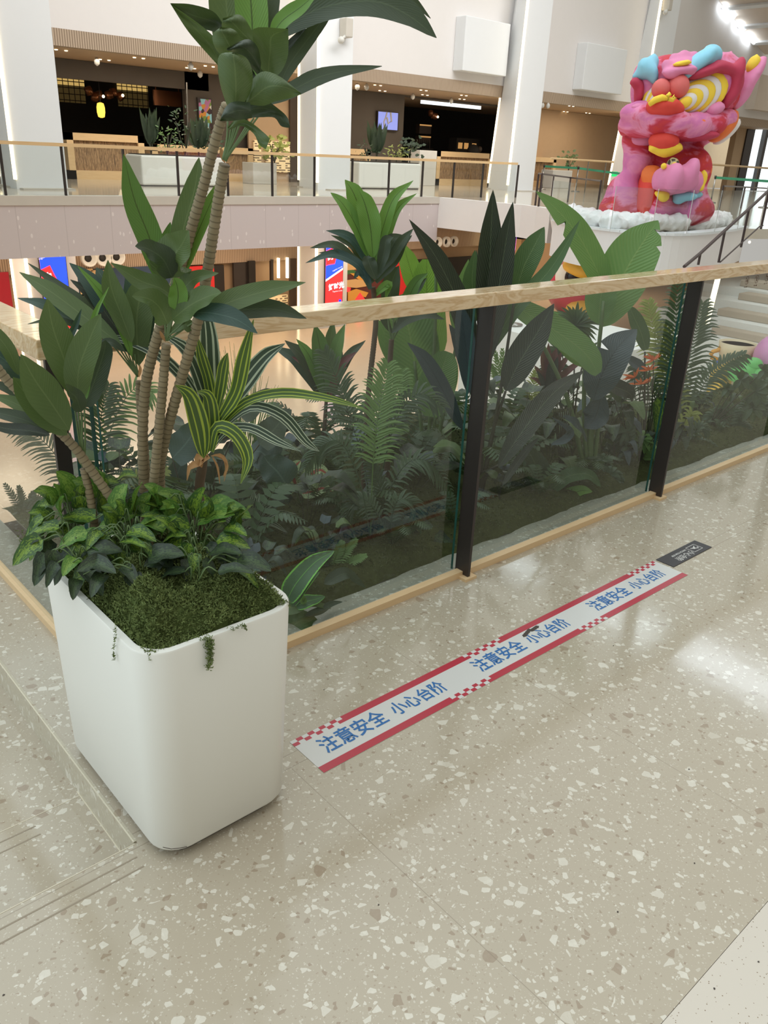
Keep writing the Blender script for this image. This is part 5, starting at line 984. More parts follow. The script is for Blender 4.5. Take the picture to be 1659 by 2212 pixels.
crown = [  # pts, width px, material, g, dg, extra
 ([(500, 170), (493, 60), (485, -40), (478, -130)], 56, 'leaf_green', gC+.05, .05, A()),
 ([(545, 180), (545, 60), (538, -40), (528, -120)], 52, 'leaf_light', gC+.03, .06, A()),
 ([(560, 180), (572, 50), (582, -40), (586, -130)], 40, 'leaf_dark', gC+.06, .08, A()),
 ([(560, 110), (585, 118), (605, 80), (622, 60)], 14, 'leaf_dark', gC-.02, 0, A()),
 ([(575, 225), (640, 190), (710, 160), (825, 143)], 32, 'leaf_dark', gC-.02, .0, A(fold=.1)),
 ([(598, 200), (625, 140), (680, 65), (745, -20)], 28, 'leaf_dark', gC, .05, A(fold=.1)),
 ([(575, 90), (680, 22), (800, 2), (880, 32), (943, 82)], 58, 'leaf_dark', gC+.02, -.04, A(prof='lance', ruf=.06)),
 ([(585, 80), (610, 45), (650, 15), (690, -20)], 30, 'leaf_light', gC-.02, .0, A()),
 ([(780, -60), (840, -35), (890, 0), (930, 40)], 16, 'leaf_dark', gC+.05, 0, A()),
 ([(608, 118), (630, 95), (650, 75), (661, 46)], 16, 'leaf_black', gC+.04, 0, A()),
 # second tuft, on the short middle cane
 ([(352, 620), (325, 520), (290, 430), (267, 333)], 46, 'leaf_mid', GP-.02, .0, A(fold=.15)),
 ([(378, 600), (395, 500), (420, 410), (430, 340)], 42, 'leaf_green', GP+.02, .03, A(fold=.12)),
 ([(388, 610), (420, 520), (452, 445), (479, 382)], 28, 'leaf_light', GP-.01, .0, A(fold=.3)),
 ([(372, 600), (372, 560), (392, 530), (408, 498)], 74, 'leaf_green', GP-.08, -.05, A(prof='ovate', ruf=.1)),
 ([(372, 600), (352, 560), (320, 538), (292, 532)], 44, 'leaf_dark', GP-.1, -.05, A(prof='ovate', ruf=.18)),
 ([(372, 640), (345, 622), (300, 605), (240, 568)], 40, 'leaf_green', GP-.04, -.05, A(ruf=.1)),
 ([(362, 700), (345, 665), (320, 645), (285, 640)], 50, 'leaf_green', GP-.1, -.06, A(prof='ovate', ruf=.12)),
 ([(378, 655), (400, 620), (425, 600), (472, 590)], 36, 'leaf_green', GP-.08, -.02, A(ruf=.12)),
 ([(380, 670), (385, 640), (382, 615), (375, 600)], 34, 'leaf_light', GP-.12, -.02, A(prof='ovate', ruf=.15)),
 ([(372, 690), (410, 660), (450, 640), (478, 632)], 50, 'leaf_green', GP-.12, -.04, A(prof='ovate', ruf=.15)),
 ([(430, 688), (490, 655), (570, 630), (660, 610)], 44, 'leaf_green', GP-.1, .02, A(ruf=.05)),
 ([(430, 690), (500, 672), (590, 668), (662, 688)], 42, 'leaf_dark', GP-.08, .02, A(ruf=.05)),
 ([(412, 676), (455, 676), (510, 690), (556, 720)], 40, 'leaf_blue', GP-.14, -.04, A(ruf=.05)),
 ([(360, 590), (355, 560), (362, 520), (368, 480)], 34, 'leaf_mid', GP+.03, .03, A()),
 ([(368, 720), (395, 700), (415, 712), (412, 718)], 26, 'leaf_green', GP-.02, 0, A()),
 # dark tuft behind left
 ([(262, 745), (190, 690), (110, 630), (42, 588)], 40, 'leaf_green', GP+.04, .05, A(fold=.15)),
 ([(235, 735), (170, 695), (100, 660), (38, 644)], 30, 'leaf_blue', GP+.06, .04, A(fold=.2)),
 ([(248, 740), (195, 670), (130, 620), (60, 568)], 24, 'leaf_dark', GP+.1, .05, A()),
 ([(285, 770), (240, 680), (195, 610), (150, 568)], 40, 'leaf_blue', GP+.08, .03, A()),
 ([(290, 760), (245, 700), (200, 640), (152, 604)], 34, 'leaf_black', GP+.07, .03, A()),
 ([(285, 770), (262, 700), (225, 640), (168, 575)], 26, 'leaf_light', GP+.03, .0, A(fold=.35)),
 ([(285, 740), (262, 680), (240, 620), (233, 562)], 40, 'leaf_green', GP+.02, .02, A(fold=.25)),
 ([(285, 740), (262, 660), (225, 605), (208, 578)], 36, 'leaf_blue', GP+.1, .03, A()),
 ([(290, 770), (285, 690), (285, 620), (275, 580)], 36, 'leaf_blue', GP+.1, .05, A()),
 ([(300, 790), (295, 700), (302, 640), (310, 590)], 56, 'leaf_green', GP+.05, .05, A(fold=.12)),
 ([(300, 790), (312, 720), (322, 660), (330, 620)], 34, 'leaf_blue', GP+.06, .05, A()),
 ([(270, 760), (240, 740), (215, 745), (205, 738)], 18, 'leaf_dark', GP+.02, 0, A()),
 ([(235, 735), (180, 710), (120, 690), (60, 700)], 14, 'leaf_dark', GP+.06, 0, A()),
 # tuft on the short left cane
 ([(168, 862), (140, 780), (115, 710), (102, 645)], 60, 'leaf_green', GP-.08, -.02, A(fold=.12, prof='lance')),
 ([(168, 870), (170, 800), (195, 730), (218, 678)], 56, 'leaf_green', GP-.1, -.03, A(fold=.12)),
 ([(182, 880), (205, 820), (225, 760), (228, 735)], 46, 'leaf_dark', GP-.02, .0, A(prof='ovate')),
 ([(150, 930), (110, 870), (75, 820), (45, 765)], 66, 'leaf_green', GP-.12, -.04, A(prof='lance', fold=.1)),
 ([(145, 940), (100, 900), (55, 850), (28, 815)], 52, 'leaf_green', GP-.1, -.04, A(prof='lance')),
 ([(165, 770), (150, 740), (165, 700), (176, 668)], 14, 'leaf_blue', GP-.04, 0, A(fold=.5)),
 ([(175, 890), (165, 860), (150, 845), (142, 830)], 30, 'leaf_dark', GP-.14, -.05, A(prof='ovate')),
 ([(160, 865), (185, 850), (200, 700), (235, 620)], 14, 'leaf_light', GP-.06, 0, A(fold=.4)),
 # leaves entering from the left
 ([(60, 845), (35, 800), (0, 770), (-40, 745)], 44, 'leaf_blue', GP+.02, 0, A()),
 ([(110, 900), (60, 860), (20, 840), (-40, 820)], 30, 'leaf_dark', GP+.02, 0, A()),
 ([(110, 935), (60, 910), (10, 895), (-50, 885)], 32, 'leaf_dark', GP-.06, 0, A()),
 ([(108, 940), (60, 930), (10, 925), (-50, 905)], 28, 'leaf_black', GP-.1, 0, A()),
 ([(40, 810), (20, 760), (-10, 720), (-40, 690)], 30, 'leaf_green', GP, 0, A()),
 ([(130, 940), (80, 900), (30, 870), (-30, 850)], 32, 'leaf_green', GP-.02, 0, A()),
]
for pts, w, mt, g, dg, ex in crown: pleaf(D1, pts, w*(1.2 if ex.get('prof') == 'ovate' else (1.2 if w >= 40 else 1.08)), mt, g, dg, **ex)
def loft(par, L_, R_, mat, g, dg=0.0, cup=.16, name='leaf', n=14, m=6):
    a = spline([Vector((*p, 0)) for p in L_], n); c = spline([Vector((*p, 0)) for p in R_], n); b = MB()
    for i in range(n+1):
        u = i/n; w = (a[i]-c[i]).length
        for j in range(m+1):
            v = j/m; q = a[i].lerp(c[i], v); b.v.append(PG(302+q.x/1.469, q.y/1.469, g+dg*u+cup*w/1.469*g/FPX*(1-(2*v-1)**2)+.004*math.sin(u*11+v*7))); b.uv.append((u, v))
    k = m+1; b.f = [(i*k+j, i*k+j+1, (i+1)*k+j+1, (i+1)*k+j) for i in range(n) for j in range(m)]; b.mi = [0]*len(b.f)
    return b.build(name, mat, par, True)
for L_, R_, mt, d, dg, cp in (
 ([(255, 215), (205, 160), (150, 95), (97, 12)], [(258, 205), (248, 138), (200, 85), (97, 12)], 'leaf_green', -.02, -.04, .3),
 ([(268, 110), (225, 98), (160, 78), (96, 10)], [(272, 90), (235, 38), (165, 14), (96, 10)], 'leaf_dark', .02, -.04, .4),
 ([(365, 160), (300, 125), (262, 88), (263, 62)], [(370, 130), (345, 78), (315, 46), (263, 58)], 'leaf_green', -.04, -.04, -.35),
 ([(262, 180), (238, 150), (231, 110), (256, 86)], [(322, 140), (314, 108), (290, 90), (258, 85)], 'leaf_green', -.09, -.03, -.35),
 ([(380, 245), (335, 195), (300, 168), (275, 158)], [(385, 200), (374, 150), (340, 124), (277, 152)], 'leaf_dark', -.10, -.04, -.4),
 ([(405, 245), (372, 195), (360, 130), (368, 88), (470, 92)], [(412, 248), (445, 232), (468, 185), (472, 140), (471, 94)], 'leaf_green', -.07, -.06, .18),
 ([(278, 338), (258, 280), (247, 215), (255, 172), (300, 166)], [(325, 335), (352, 290), (358, 232), (340, 185), (302, 167)], 'leaf_green', -.16, -.04, -.35),
 ([(335, 322), (345, 272), (385, 228), (440, 240), (511, 295)], [(340, 330), (390, 336), (430, 322), (475, 312), (511, 300)], 'leaf_green', -.15, -.04, -.3),
 ([(350, 325), (300, 322), (272, 340), (254, 383)], [(356, 375), (320, 380), (290, 384), (255, 384)], 'leaf_dark', -.18, -.03, -.4),
 ([(335, 325), (390, 314), (440, 345), (468, 372), (477, 402)], [(335, 375), (390, 372), (428, 374), (448, 400), (474, 406)], 'leaf_dark', -.13, -.02, .3),
 ([(278, 405), (312, 374), (352, 388), (395, 422), (413, 440)], [(284, 412), (325, 400), (362, 425), (378, 458), (400, 474)], 'leaf_green', -.14, -.05, .3),
 ([(350, 330), (345, 280), (340, 240), (352, 215)], [(372, 330), (372, 280), (368, 240), (354, 215)], 'leaf_dark', -.12, 0, .3)): loft(D1, L_, R_, mt, gC+d, dg, cp)
def stalks(par, base, ends, g, r=.0022, mat='stalk_green', dg=0.0, sag=6):
    for e in ends:
        mid = ((base[0]+e[0])/2+(-sag if e[0] < base[0] else sag)*.3, (base[1]+e[1])/2)
        b = MB(); b.tube(spline(px3([(base[0]+RW.uniform(-3, 3), base[1]+RW.uniform(-4, 4)), mid, e], g, dg), 8), [r*1.3-(r*.5)*i/8 for i in range(9)], 6); b.build('leaf_stalk', mat, par, True)
stalks(D1, (485, 345), [(492, 262), (500, 268), (508, 262), (520, 262), (535, 268), (548, 255), (560, 248), (515, 255)], gC-.02)
stalks(D1, (362, 732), [(352, 600), (372, 600), (385, 610), (362, 700), (378, 650), (430, 688), (412, 676), (372, 640)], GP-.02)
stalks(D1, (300, 812), [(262, 745), (235, 735), (285, 770), (300, 785), (250, 740), (292, 765), (275, 758)], GP+.05, .0018)
stalks(D1, (182, 1005), [(150, 935), (168, 865), (175, 885), (182, 880), (145, 940), (160, 870), (178, 900)], GP-.04, .0022)
for pts, w in (([(486, 352), (480, 335), (477, 318)], 9), ([(488, 352), (498, 346), (507, 336)], 8), ([(358, 738), (350, 725), (345, 715)], 7), ([(300, 815), (303, 800), (302, 788)], 6), ([(180, 1008), (172, 995), (168, 985)], 6)):
    pleaf(D1, pts, w, 'dead_leaf', gC if pts[0][1] < 500 else GP-.02, name='dry_sheath', n=6)

# ---- variegated dracaena
GV = 1.86
V1 = thing('striped_dracaena', 'dracaena with long white and yellow striped leaves at the back of the planter', 'plant', PG(435, 1105, GV))
cane(V1, [(440, 1195), (437, 1120), (430, 1060), (436, 1010), (438, 975)], GV, .011, .013, 0, rings=False, mat='stem_brown')
sv = [
 ([(462, 930), (440, 840), (405, 760), (340, 715)], 36, 'leaf_stripe_white', 0, 0), ([(452, 900), (380, 800), (300, 745), (200, 722)], 26, 'leaf_stripe_white', .0, 0),
 ([(462, 890), (455, 800), (450, 720), (438, 640)], 44, 'leaf_stripe_white', .04, .05), ([(465, 900), (450, 820), (435, 770), (425, 725)], 24, 'leaf_stripe_yellow', .0, 0),
 ([(468, 890), (478, 830), (484, 790), (492, 762)], 26, 'leaf_stripe_yellow', -.02, 0), ([(470, 915), (510, 850), (528, 770), (548, 690)], 32, 'leaf_stripe_yellow', -.06, -.1),
 ([(472, 910), (520, 840), (570, 775), (616, 742)], 44, 'leaf_stripe_white', -.02, .0), ([(470, 925), (530, 870), (610, 850), (700, 860), (786, 882)], 24, 'leaf_stripe_yellow', -.06, -.06),
 ([(472, 930), (540, 880), (610, 900), (660, 955), (690, 975)], 26, 'leaf_stripe_white', -.04, .0), ([(455, 970), (490, 930), (540, 925), (600, 955), (650, 975)], 24, 'leaf_stripe_white', -.06, -.04),
 ([(455, 975), (470, 925), (510, 940), (535, 990), (520, 1045)], 32, 'leaf_stripe_yellow', -.08, -.06), ([(440, 990), (432, 930), (410, 860), (378, 832)], 44, 'leaf_stripe_yellow', -.08, -.06),
 ([(448, 980), (458, 920), (450, 860), (425, 845)], 34, 'leaf_stripe_yellow', -.06, -.02), ([(455, 880), (420, 840), (385, 800), (345, 780)], 22, 'leaf_stripe_white', .03, .03),
 ([(465, 900), (500, 870), (520, 860), (560, 868)], 30, 'leaf_stripe_white', .03, .0)]
for pts, w, mt, d, dg in sv: pleaf(V1, pts, w, mt, GV+d, dg, prof='strap' if w < 34 else 'lance', fold=.25, ruf=.12)
for pts, w in (([(440, 985), (450, 985), (430, 1000), (410, 1010), (404, 1038)], 16), ([(440, 990), (430, 992), (436, 1010)], 22), ([(455, 985), (480, 985), (490, 1010), (482, 1030)], 8), ([(458, 985), (470, 1010), (475, 1045)], 4), ([(462, 982), (490, 1000), (484, 1040)], 3)):
    pleaf(V1, pts, w, 'dead_leaf', GV-.06, ruf=.5, name='withered_leaf', n=8)

# ---- pothos at the foot: leaf clusters on stalks
PO = [thing('pothos_plant', lab, 'plant', q, None) for lab, q in (('yellow splashed pothos at the left end of the planter', PG(170, 1180, GP-.12)), ('dark pothos in the middle of the planter', PG(280, 1230, GP-.15)), ('bright pothos at the right side of the planter', PG(420, 1210, GP-.12)))]
pot = [(0, 95, 1120, 66, 30, 195, 'pothos_leaf'), (0, 110, 1165, 54, 34, 250, 'pothos_dark'), (0, 120, 1085, 52, 30, 200, 'pothos_leaf'), (0, 175, 1060, 50, 26, 160, 'pothos_bright'), (0, 130, 1110, 40, 34, 80, 'pothos_bright'), (0, 100, 1195, 58, 36, 245, 'pothos_dark'),
 (0, 165, 1205, 46, 34, 230, 'pothos_bright'), (0, 125, 1215, 50, 28, 240, 'pothos_dark'), (0, 85, 1160, 44, 26, 220, 'pothos_dark'), (0, 215, 1050, 44, 30, 20, 'pothos_leaf'), (0, 190, 1095, 50, 30, 100, 'pothos_bright'), (0, 150, 1145, 58, 34, 200, 'pothos_leaf'), (0, 250, 1040, 50, 28, 25, 'pothos_leaf'),
 (1, 190, 1150, 70, 40, 205, 'pothos_bright'), (1, 225, 1160, 62, 36, 180, 'pothos_bright'), (1, 262, 1125, 60, 34, 20, 'pothos_bright'), (1, 240, 1215, 76, 46, 190, 'pothos_dark'), (1, 320, 1205, 80, 50, 10, 'pothos_dark'), (1, 280, 1240, 60, 40, 300, 'pothos_dark'), (1, 225, 1240, 50, 36, 235, 'pothos_dark'), (1, 260, 1170, 56, 30, 350, 'pothos_leaf'), (1, 305, 1150, 60, 30, 10, 'pothos_leaf'), (1, 268, 1255, 40, 30, 280, 'pothos_dark'), (1, 185, 1225, 60, 34, 245, 'pothos_leaf'), (1, 300, 1085, 52, 30, 30, 'pothos_dark'), (1, 270, 1075, 40, 30, 10, 'pothos_dark'), (1, 345, 1175, 54, 34, 335, 'pothos_dark'), (1, 165, 1250, 44, 30, 260, 'pothos_dark'),
 (2, 360, 1130, 60, 34, 160, 'pothos_leaf'), (2, 400, 1120, 60, 34, 150, 'pothos_bright'), (2, 430, 1120, 48, 40, 60, 'pothos_bright'), (2, 415, 1150, 44, 34, 250, 'pothos_bright'), (2, 440, 1185, 56, 40, 330, 'pothos_dark'), (2, 380, 1195, 74, 40, 200, 'pothos_dark'), (2, 460, 1200, 90, 26, 345, 'pothos_dark'), (2, 500, 1215, 80, 30, 320, 'pothos_leaf'), (2, 470, 1235, 80, 30, 5, 'pothos_dark'), (2, 400, 1235, 60, 30, 190, 'pothos_dark'), (2, 450, 1150, 50, 30, 40, 'pothos_leaf'), (2, 345, 1150, 50, 30, 190, 'pothos_bright'), (2, 390, 1095, 40, 26, 90, 'pothos_leaf')]
rp = random.Random(21)
for i in range(104):
    u, v = rp.random(), rp.random(); px = 92+u*425; top = 1065+50*abs(u-.25)+ (25 if .38 < u < .6 else 0); py = top+v*(1232-top-abs(u-.5)*40)
    k = 0 if px < 190 else (1 if px < 350 else 2)
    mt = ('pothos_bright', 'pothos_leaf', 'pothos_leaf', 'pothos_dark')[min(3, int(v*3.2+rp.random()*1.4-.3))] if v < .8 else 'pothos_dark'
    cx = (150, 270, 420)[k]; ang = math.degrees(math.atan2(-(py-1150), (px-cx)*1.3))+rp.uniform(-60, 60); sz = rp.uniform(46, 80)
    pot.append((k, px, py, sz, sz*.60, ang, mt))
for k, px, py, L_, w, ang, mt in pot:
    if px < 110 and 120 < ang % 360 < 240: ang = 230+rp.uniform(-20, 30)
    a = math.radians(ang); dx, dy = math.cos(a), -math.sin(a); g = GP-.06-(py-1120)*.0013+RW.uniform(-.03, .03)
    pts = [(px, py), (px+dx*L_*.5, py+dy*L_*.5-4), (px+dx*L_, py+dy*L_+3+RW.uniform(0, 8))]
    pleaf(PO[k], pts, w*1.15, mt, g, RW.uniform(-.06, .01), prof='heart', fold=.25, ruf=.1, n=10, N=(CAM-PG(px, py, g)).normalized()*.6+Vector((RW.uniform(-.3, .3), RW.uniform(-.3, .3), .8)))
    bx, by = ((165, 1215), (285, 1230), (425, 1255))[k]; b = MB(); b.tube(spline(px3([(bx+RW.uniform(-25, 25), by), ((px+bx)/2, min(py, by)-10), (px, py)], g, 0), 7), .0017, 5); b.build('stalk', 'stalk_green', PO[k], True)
# ---------------------------------------------------------------- planting bed behind the glass
def ymax(x): return 3.45-.72*min(1, max(0, (x-3.7)/1.1))
b = MB(); b.prism([(.93, 2.086), (9, 2.086), (9, 2.73), (4.8, 2.73), (3.7, 3.45), (.93, 3.45)], -.4, .01); struct('bed_base', b, 'soil', 'base of the planting bed')
b = MB(); nx, ny = 150, 34
def bedz(x, y): return (.0 if y < 2.07 else .03)+.035*min(1, max(0, (y-2.07)/.1))+.035*noise.noise(Vector((x*3, y*3, 0)))+.02*noise.noise(Vector((x*9, y*9, 2)))+.03*max(0, (y-2.4))
for j in range(ny+1):
    for i in range(nx+1): x = .931+8.06*i/nx; y = 2.068+(ymax(x)-2.068)*j/ny; b.v.append(Vector((x, y, bedz(x, y)))); b.uv.append((0, 0))
b.f = [(j*(nx+1)+i, j*(nx+1)+i+1, (j+1)*(nx+1)+i+1, (j+1)*(nx+1)+i) for j in range(ny) for i in range(nx)]; b.mi = [0]*len(b.f)
tag(b.build('moss_carpet', 'moss_dark', None, True), 'mossy ground cover of the planting bed behind the glass', 'moss', None, 'stuff')
b = MB()
for _ in range(15000):
    x = .95+RW.random()**1.5*6.5; y = 2.095+RW.random()**1.3*1.3; y = min(y, ymax(x)-.02); tuft(b, Vector((x, y, bedz(x, y))), .013, k=2)
tag(b.build('moss_carpet_tufts', ['moss_dark_tuft']), 'fuzzy moss sprigs over the ground of the planting bed', 'moss', None, 'stuff')

def frond(par, pts, g, dg, n, Lp, wp, mat, ang=55, droop=.25, u0=.15, name='frond', stalk='stalk_green', N=None, taper=.5, sr=.0026):
    R_ = spline(px3(pts, g, dg), max(18, n)); m = len(R_)-1; b = MB(); b.tube(R_, [sr*(1.2-.9*i/m) for i in range(m+1)], 5)
    L = Lp*g/FPX; w = wp*g/FPX; Nn = (N or ((CAM-R_[m//2]).normalized()*.8+Vector((0, 0, .4)))).normalized()
    for k in range(n):
        u = u0+(1-u0)*(k+.5)/n; i = min(m-1, int(u*m)); p = R_[i].lerp(R_[i+1], u*m-i); T = (R_[i+1]-R_[i]).normalized(); S = T.cross(Nn).normalized()
        v = (u-u0)/(1-u0); ll = L*(math.sin(PI*(.18+.78*v)))**taper*RW.uniform(.9, 1.08); a = math.radians(ang*(1-.45*v)+RW.uniform(-5, 5))
        for sd in (-1, 1):
            d = (T*math.cos(a)+S*math.sin(a)*sd).normalized(); dn = Vector((0, 0, -droop*ll))
            leaf(b, [p, p+d*ll*.55+dn*.2, p+d*ll*.95+dn], w*RW.uniform(.85, 1.1), 'blade' if wp < 9 else 'lance', Nn+S*sd*.3, .3, 0, 5, 1)
    return b.build(name, mat, par, True)
def fan(par, c, g, Rp, n, a0, a1, wp, mat, name='fan_leaf', droop=.15, dg=0.0):
    C_ = px3([c], g)[0]; b = MB()
    for k in range(n):
        a = math.radians(a0+(a1-a0)*(k+.5)/n); rr_ = Rp*RW.uniform(.85, 1.1); e = px3([(c[0]+rr_*math.cos(a), c[1]-rr_*math.sin(a))], g+dg+RW.uniform(-.03, .03))[0]; m = C_.lerp(e, .55); e = e+Vector((0, 0, -droop*(e-C_).length))
        leaf(b, [C_, m, e], wp*g/FPX, 'lance', None, .5, 0, 7, 1)
    return b.build(name, mat, par, True)
def stem(par, pts, g, r, mat='stalk_dark', dg=0.0, name='stem'):
    b = MB(); c = spline(px3(pts, g, dg), 12); b.tube(c, [r*(1.15-.4*i/12) for i in range(13)], 7); return b.build(name, mat, par, True)
GARDEN[0] = True
def base(px, py):
    q = PZ(px, py, .07)
    return q if q.y > 2.2 else PY(px, py, 2.2)
def gb(px, py): return max(1.0, GZ(px, py, .07))
def plant(name, lab, px, py, cat='plant', group=None):
    q = base(px, py); return thing(name, lab, cat, (q.x, q.y, bedz(q.x, q.y)), group), q.dot(HD)

# dracaena with bright crown above the rail
T, g = plant('dracaena', 'slender dracaena with a bright green crown rising above the wooden rail', 790, 1075)
cane(T, [(786, 1100), (788, 950), (798, 830), (808, 740), (812, 690), (808, 640), (806, 620)], g, .013, .010, 0, mat='stem_brown')
for pts, w, mt, d in (([(800, 560), (785, 480), (765, 420), (745, 388)], 44, 'leaf_light', .03), ([(806, 560), (800, 490), (788, 440), (774, 408)], 46, 'leaf_light', -.02), ([(797, 560), (770, 490), (740, 440), (714, 416)], 28, 'leaf_light', 0), ([(806, 570), (825, 500), (850, 430), (893, 390)], 30, 'leaf_light', .02), ([(812, 580), (835, 510), (860, 450), (900, 418)], 20, 'leaf_light', .05),
    ([(800, 580), (780, 540), (750, 510), (704, 498)], 22, 'leaf_blue', 0), ([(795, 590), (760, 560), (720, 530), (670, 536)], 22, 'leaf_dark', -.03), ([(800, 610), (770, 570), (720, 550), (660, 568)], 22, 'leaf_blue', -.05), ([(806, 610), (770, 570), (735, 550), (688, 546)], 18, 'leaf_dark', 0), ([(812, 600), (850, 550), (870, 520), (893, 494)], 22, 'leaf_dark', 0), ([(812, 610), (850, 570), (870, 530), (890, 508)], 18, 'leaf_dark', .04),
    ([(812, 605), (800, 575), (795, 560), (795, 552)], 30, 'leaf_dark', -.08), ([(818, 590), (830, 545), (835, 520), (850, 512)], 24, 'leaf_dark', -.04), ([(800, 625), (790, 600), (775, 590), (765, 602)], 16, 'leaf_blue', -.06), ([(806, 640), (830, 620), (840, 615), (832, 648)], 18, 'leaf_light', 0), ([(820, 560), (845, 525), (852, 515), (880, 512)], 26, 'leaf_dark', .03), ([(800, 600), (780, 560), (760, 530), (715, 508)], 20, 'leaf_dark', .04)):
    pleaf(T, pts, w, mt, g+d, .02, prof='lance' if w > 24 else 'strap', fold=.3, ruf=.15)
T, g = plant('dracaena', 'dracaena with a dark spreading crown just behind the rail, right of the bright one', 835, 1050)
cane(T, [(836, 1060), (838, 900), (842, 790), (846, 733)], g, .014, .011, 0, mat='stem_brown')
stalks(T, (846, 735), [(838, 680), (850, 675), (860, 680), (870, 690)], g, .004, 'stalk_green')
for pts, w, mt, d in (([(848, 690), (842, 640), (850, 600), (862, 574)], 40, 'leaf_dark', 0), ([(866, 690), (880, 650), (900, 610), (924, 590)], 28, 'leaf_mid', 0), ([(866, 690), (890, 640), (905, 620), (922, 600)], 20, 'leaf_dark', .05), ([(846, 720), (880, 690), (920, 680), (960, 690)], 26, 'leaf_dark', -.04), ([(846, 720), (830, 690), (820, 670), (812, 650)], 20, 'leaf_dark', .02), ([(846, 720), (870, 690), (895, 660), (930, 655)], 24, 'leaf_dark', .05)):
    pleaf(T, pts, w, mt, g+d, .0, fold=.25, ruf=.08)
# banana with light green paddles left of the black leaves
T, g = plant('banana_plant', 'banana plant with pale green paddle leaves at the left of the first railing post', 925, 1010)
for pts, w, mt, d in (([(900, 640), (892, 600), (880, 560), (872, 526)], 44, 'banana_lime', .1), ([(950, 760), (925, 680), (922, 620), (922, 560)], 76, 'banana_lime', .05), ([(906, 860), (895, 780), (880, 700), (858, 640)], 118, 'banana_green', .0), ([(930, 900), (940, 850), (955, 800), (968, 760)], 84, 'banana_green', -.1), ([(860, 800), (845, 760), (830, 720), (815, 690)], 40, 'banana_green', .05), ([(985, 720), (990, 670), (1000, 620), (1012, 560)], 40, 'banana_green', .1), ([(1010, 740), (1015, 680), (1020, 620), (1030, 540)], 34, 'leaf_blue', .05), ([(1000, 930), (960, 850), (920, 780), (880, 740)], 40, 'leaf_slate', -.25)):
    pleaf(T, pts, w, mt, g+d, .0, prof='paddle' if w > 60 else 'lance', fold=.12, ruf=.05)
for pts in ([(925, 1010), (930, 880), (940, 700), (942, 570)], [(920, 1010), (908, 900), (895, 780)], [(930, 1010), (935, 950), (940, 900)], [(935, 1010), (960, 880), (990, 720)]): stem(T, pts, g, .010, 'stalk_green', name='leaf_stalk')
# black-green strelitzia in front of first post
T, g = plant('bird_of_paradise', 'tall plant with nearly black upright leaves beside the first railing post', 1035, 1060)
for pts, w, mt, d in (([(1050, 790), (1055, 650), (1060, 520), (1065, 410)], 52, 'leaf_black', 0), ([(1052, 790), (1072, 660), (1090, 540), (1108, 436)], 48, 'leaf_black', -.05), ([(1022, 850), (1005, 700), (950, 570), (884, 474)], 46, 'leaf_black', -.08), ([(1012, 850), (1008, 770), (1000, 700), (990, 650)], 40, 'leaf_slate', -.1),
    ([(1112, 640), (1130, 580), (1155, 530), (1176, 490)], 50, 'leaf_veined', .05), ([(1060, 760), (1110, 670), (1190, 580), (1253, 475)], 34, 'leaf_veined', .0), ([(1040, 700), (1024, 640), (1020, 600), (1026, 540)], 42, 'leaf_veined', .08), ([(1090, 640), (1085, 620), (1095, 590), (1106, 565)], 12, 'leaf_veined', -.03),
    ([(1092, 845), (1118, 790), (1160, 720), (1197, 656)], 64, 'leaf_black', -.12), ([(1076, 1010), (1130, 930), (1195, 850), (1262, 800)], 50, 'leaf_black', -.3), ([(1085, 1050), (1110, 1010), (1140, 970), (1164, 945)], 18, 'leaf_black', -.3), ([(1030, 870), (1010, 800), (990, 740), (970, 700)], 30, 'leaf_slate', 0)):
    pleaf(T, pts, w*1.08, mt, g+d, 0, fold=.14, ruf=.03, n=22)
for pts in ([(1035, 1060), (1042, 900), (1050, 780)], [(1030, 1060), (1028, 950), (1022, 850)], [(1038, 1060), (1045, 920), (1062, 760)], [(1040, 1060), (1060, 950), (1092, 845)], [(1042, 1060), (1085, 820), (1112, 640)], [(1036, 1060), (1055, 1020), (1078, 1005)]): stem(T, pts, g-.03, .008, 'stalk_dark', name='leaf_stalk')
# big banana on the right pane
T, g = plant('banana_plant', 'big banana plant with torn leaves crossing the rail between the two posts', 1272, 1015)
def torn(par, pts, w, mat, g, tears, side, prof='paddle', ruf=.05, dg=0):
    o = pleaf(par, pts, w, mat, g, dg, prof=prof, fold=.14, ruf=ruf, n=34)
    me = o.data; k = 7
    for i, depth in tears:      # push the margin in towards the midrib to open a notch
        for j in range(3):
            jj = j if side < 0 else 6-j
            v = me.vertices[i*k+jj].co; c_ = me.vertices[i*k+3].co; f = depth*(1-(j/3)); me.vertices[i*k+jj].co = v.lerp(c_, min(.9, f))
    return o
torn(T, [(1304, 640), (1292, 590), (1250, 510), (1205, 455), (1158, 413)], 58, 'banana_green', g-.02, [(22, .9), (21, .45)], -1, 'lance')
torn(T, [(1303, 706), (1325, 640), (1360, 570), (1395, 515), (1422, 476)], 112, 'banana_green', g, [(30, .8), (25, .3)], 1, 'lance')
pleaf(T, [(1292, 700), (1296, 660), (1300, 630), (1306, 600)], 66, 'banana_green', g-.05, prof='round', fold=.1)
pleaf(T, [(1095, 650), (1160, 690), (1230, 735), (1270, 770), (1292, 808)], 66, 'banana_green', g-.25, prof='paddle', fold=.15, n=22)
pleaf(T, [(1200, 745), (1240, 775), (1275, 790), (1290, 800)], 26, 'banana_lime', g-.22, prof='lance')
torn(T, [(1282, 865), (1300, 810), (1335, 750), (1376, 711)], 84, 'leaf_slate', g-.15, [(20, .7)], -1, 'lance')
pleaf(T, [(1300, 850), (1290, 890), (1280, 910), (1262, 925)], 60, 'leaf_slate', g-.1, prof='lance', ruf=.1); pleaf(T, [(1310, 830), (1340, 840), (1360, 850), (1366, 862)], 40, 'leaf_black', g-.05, prof='ovate')
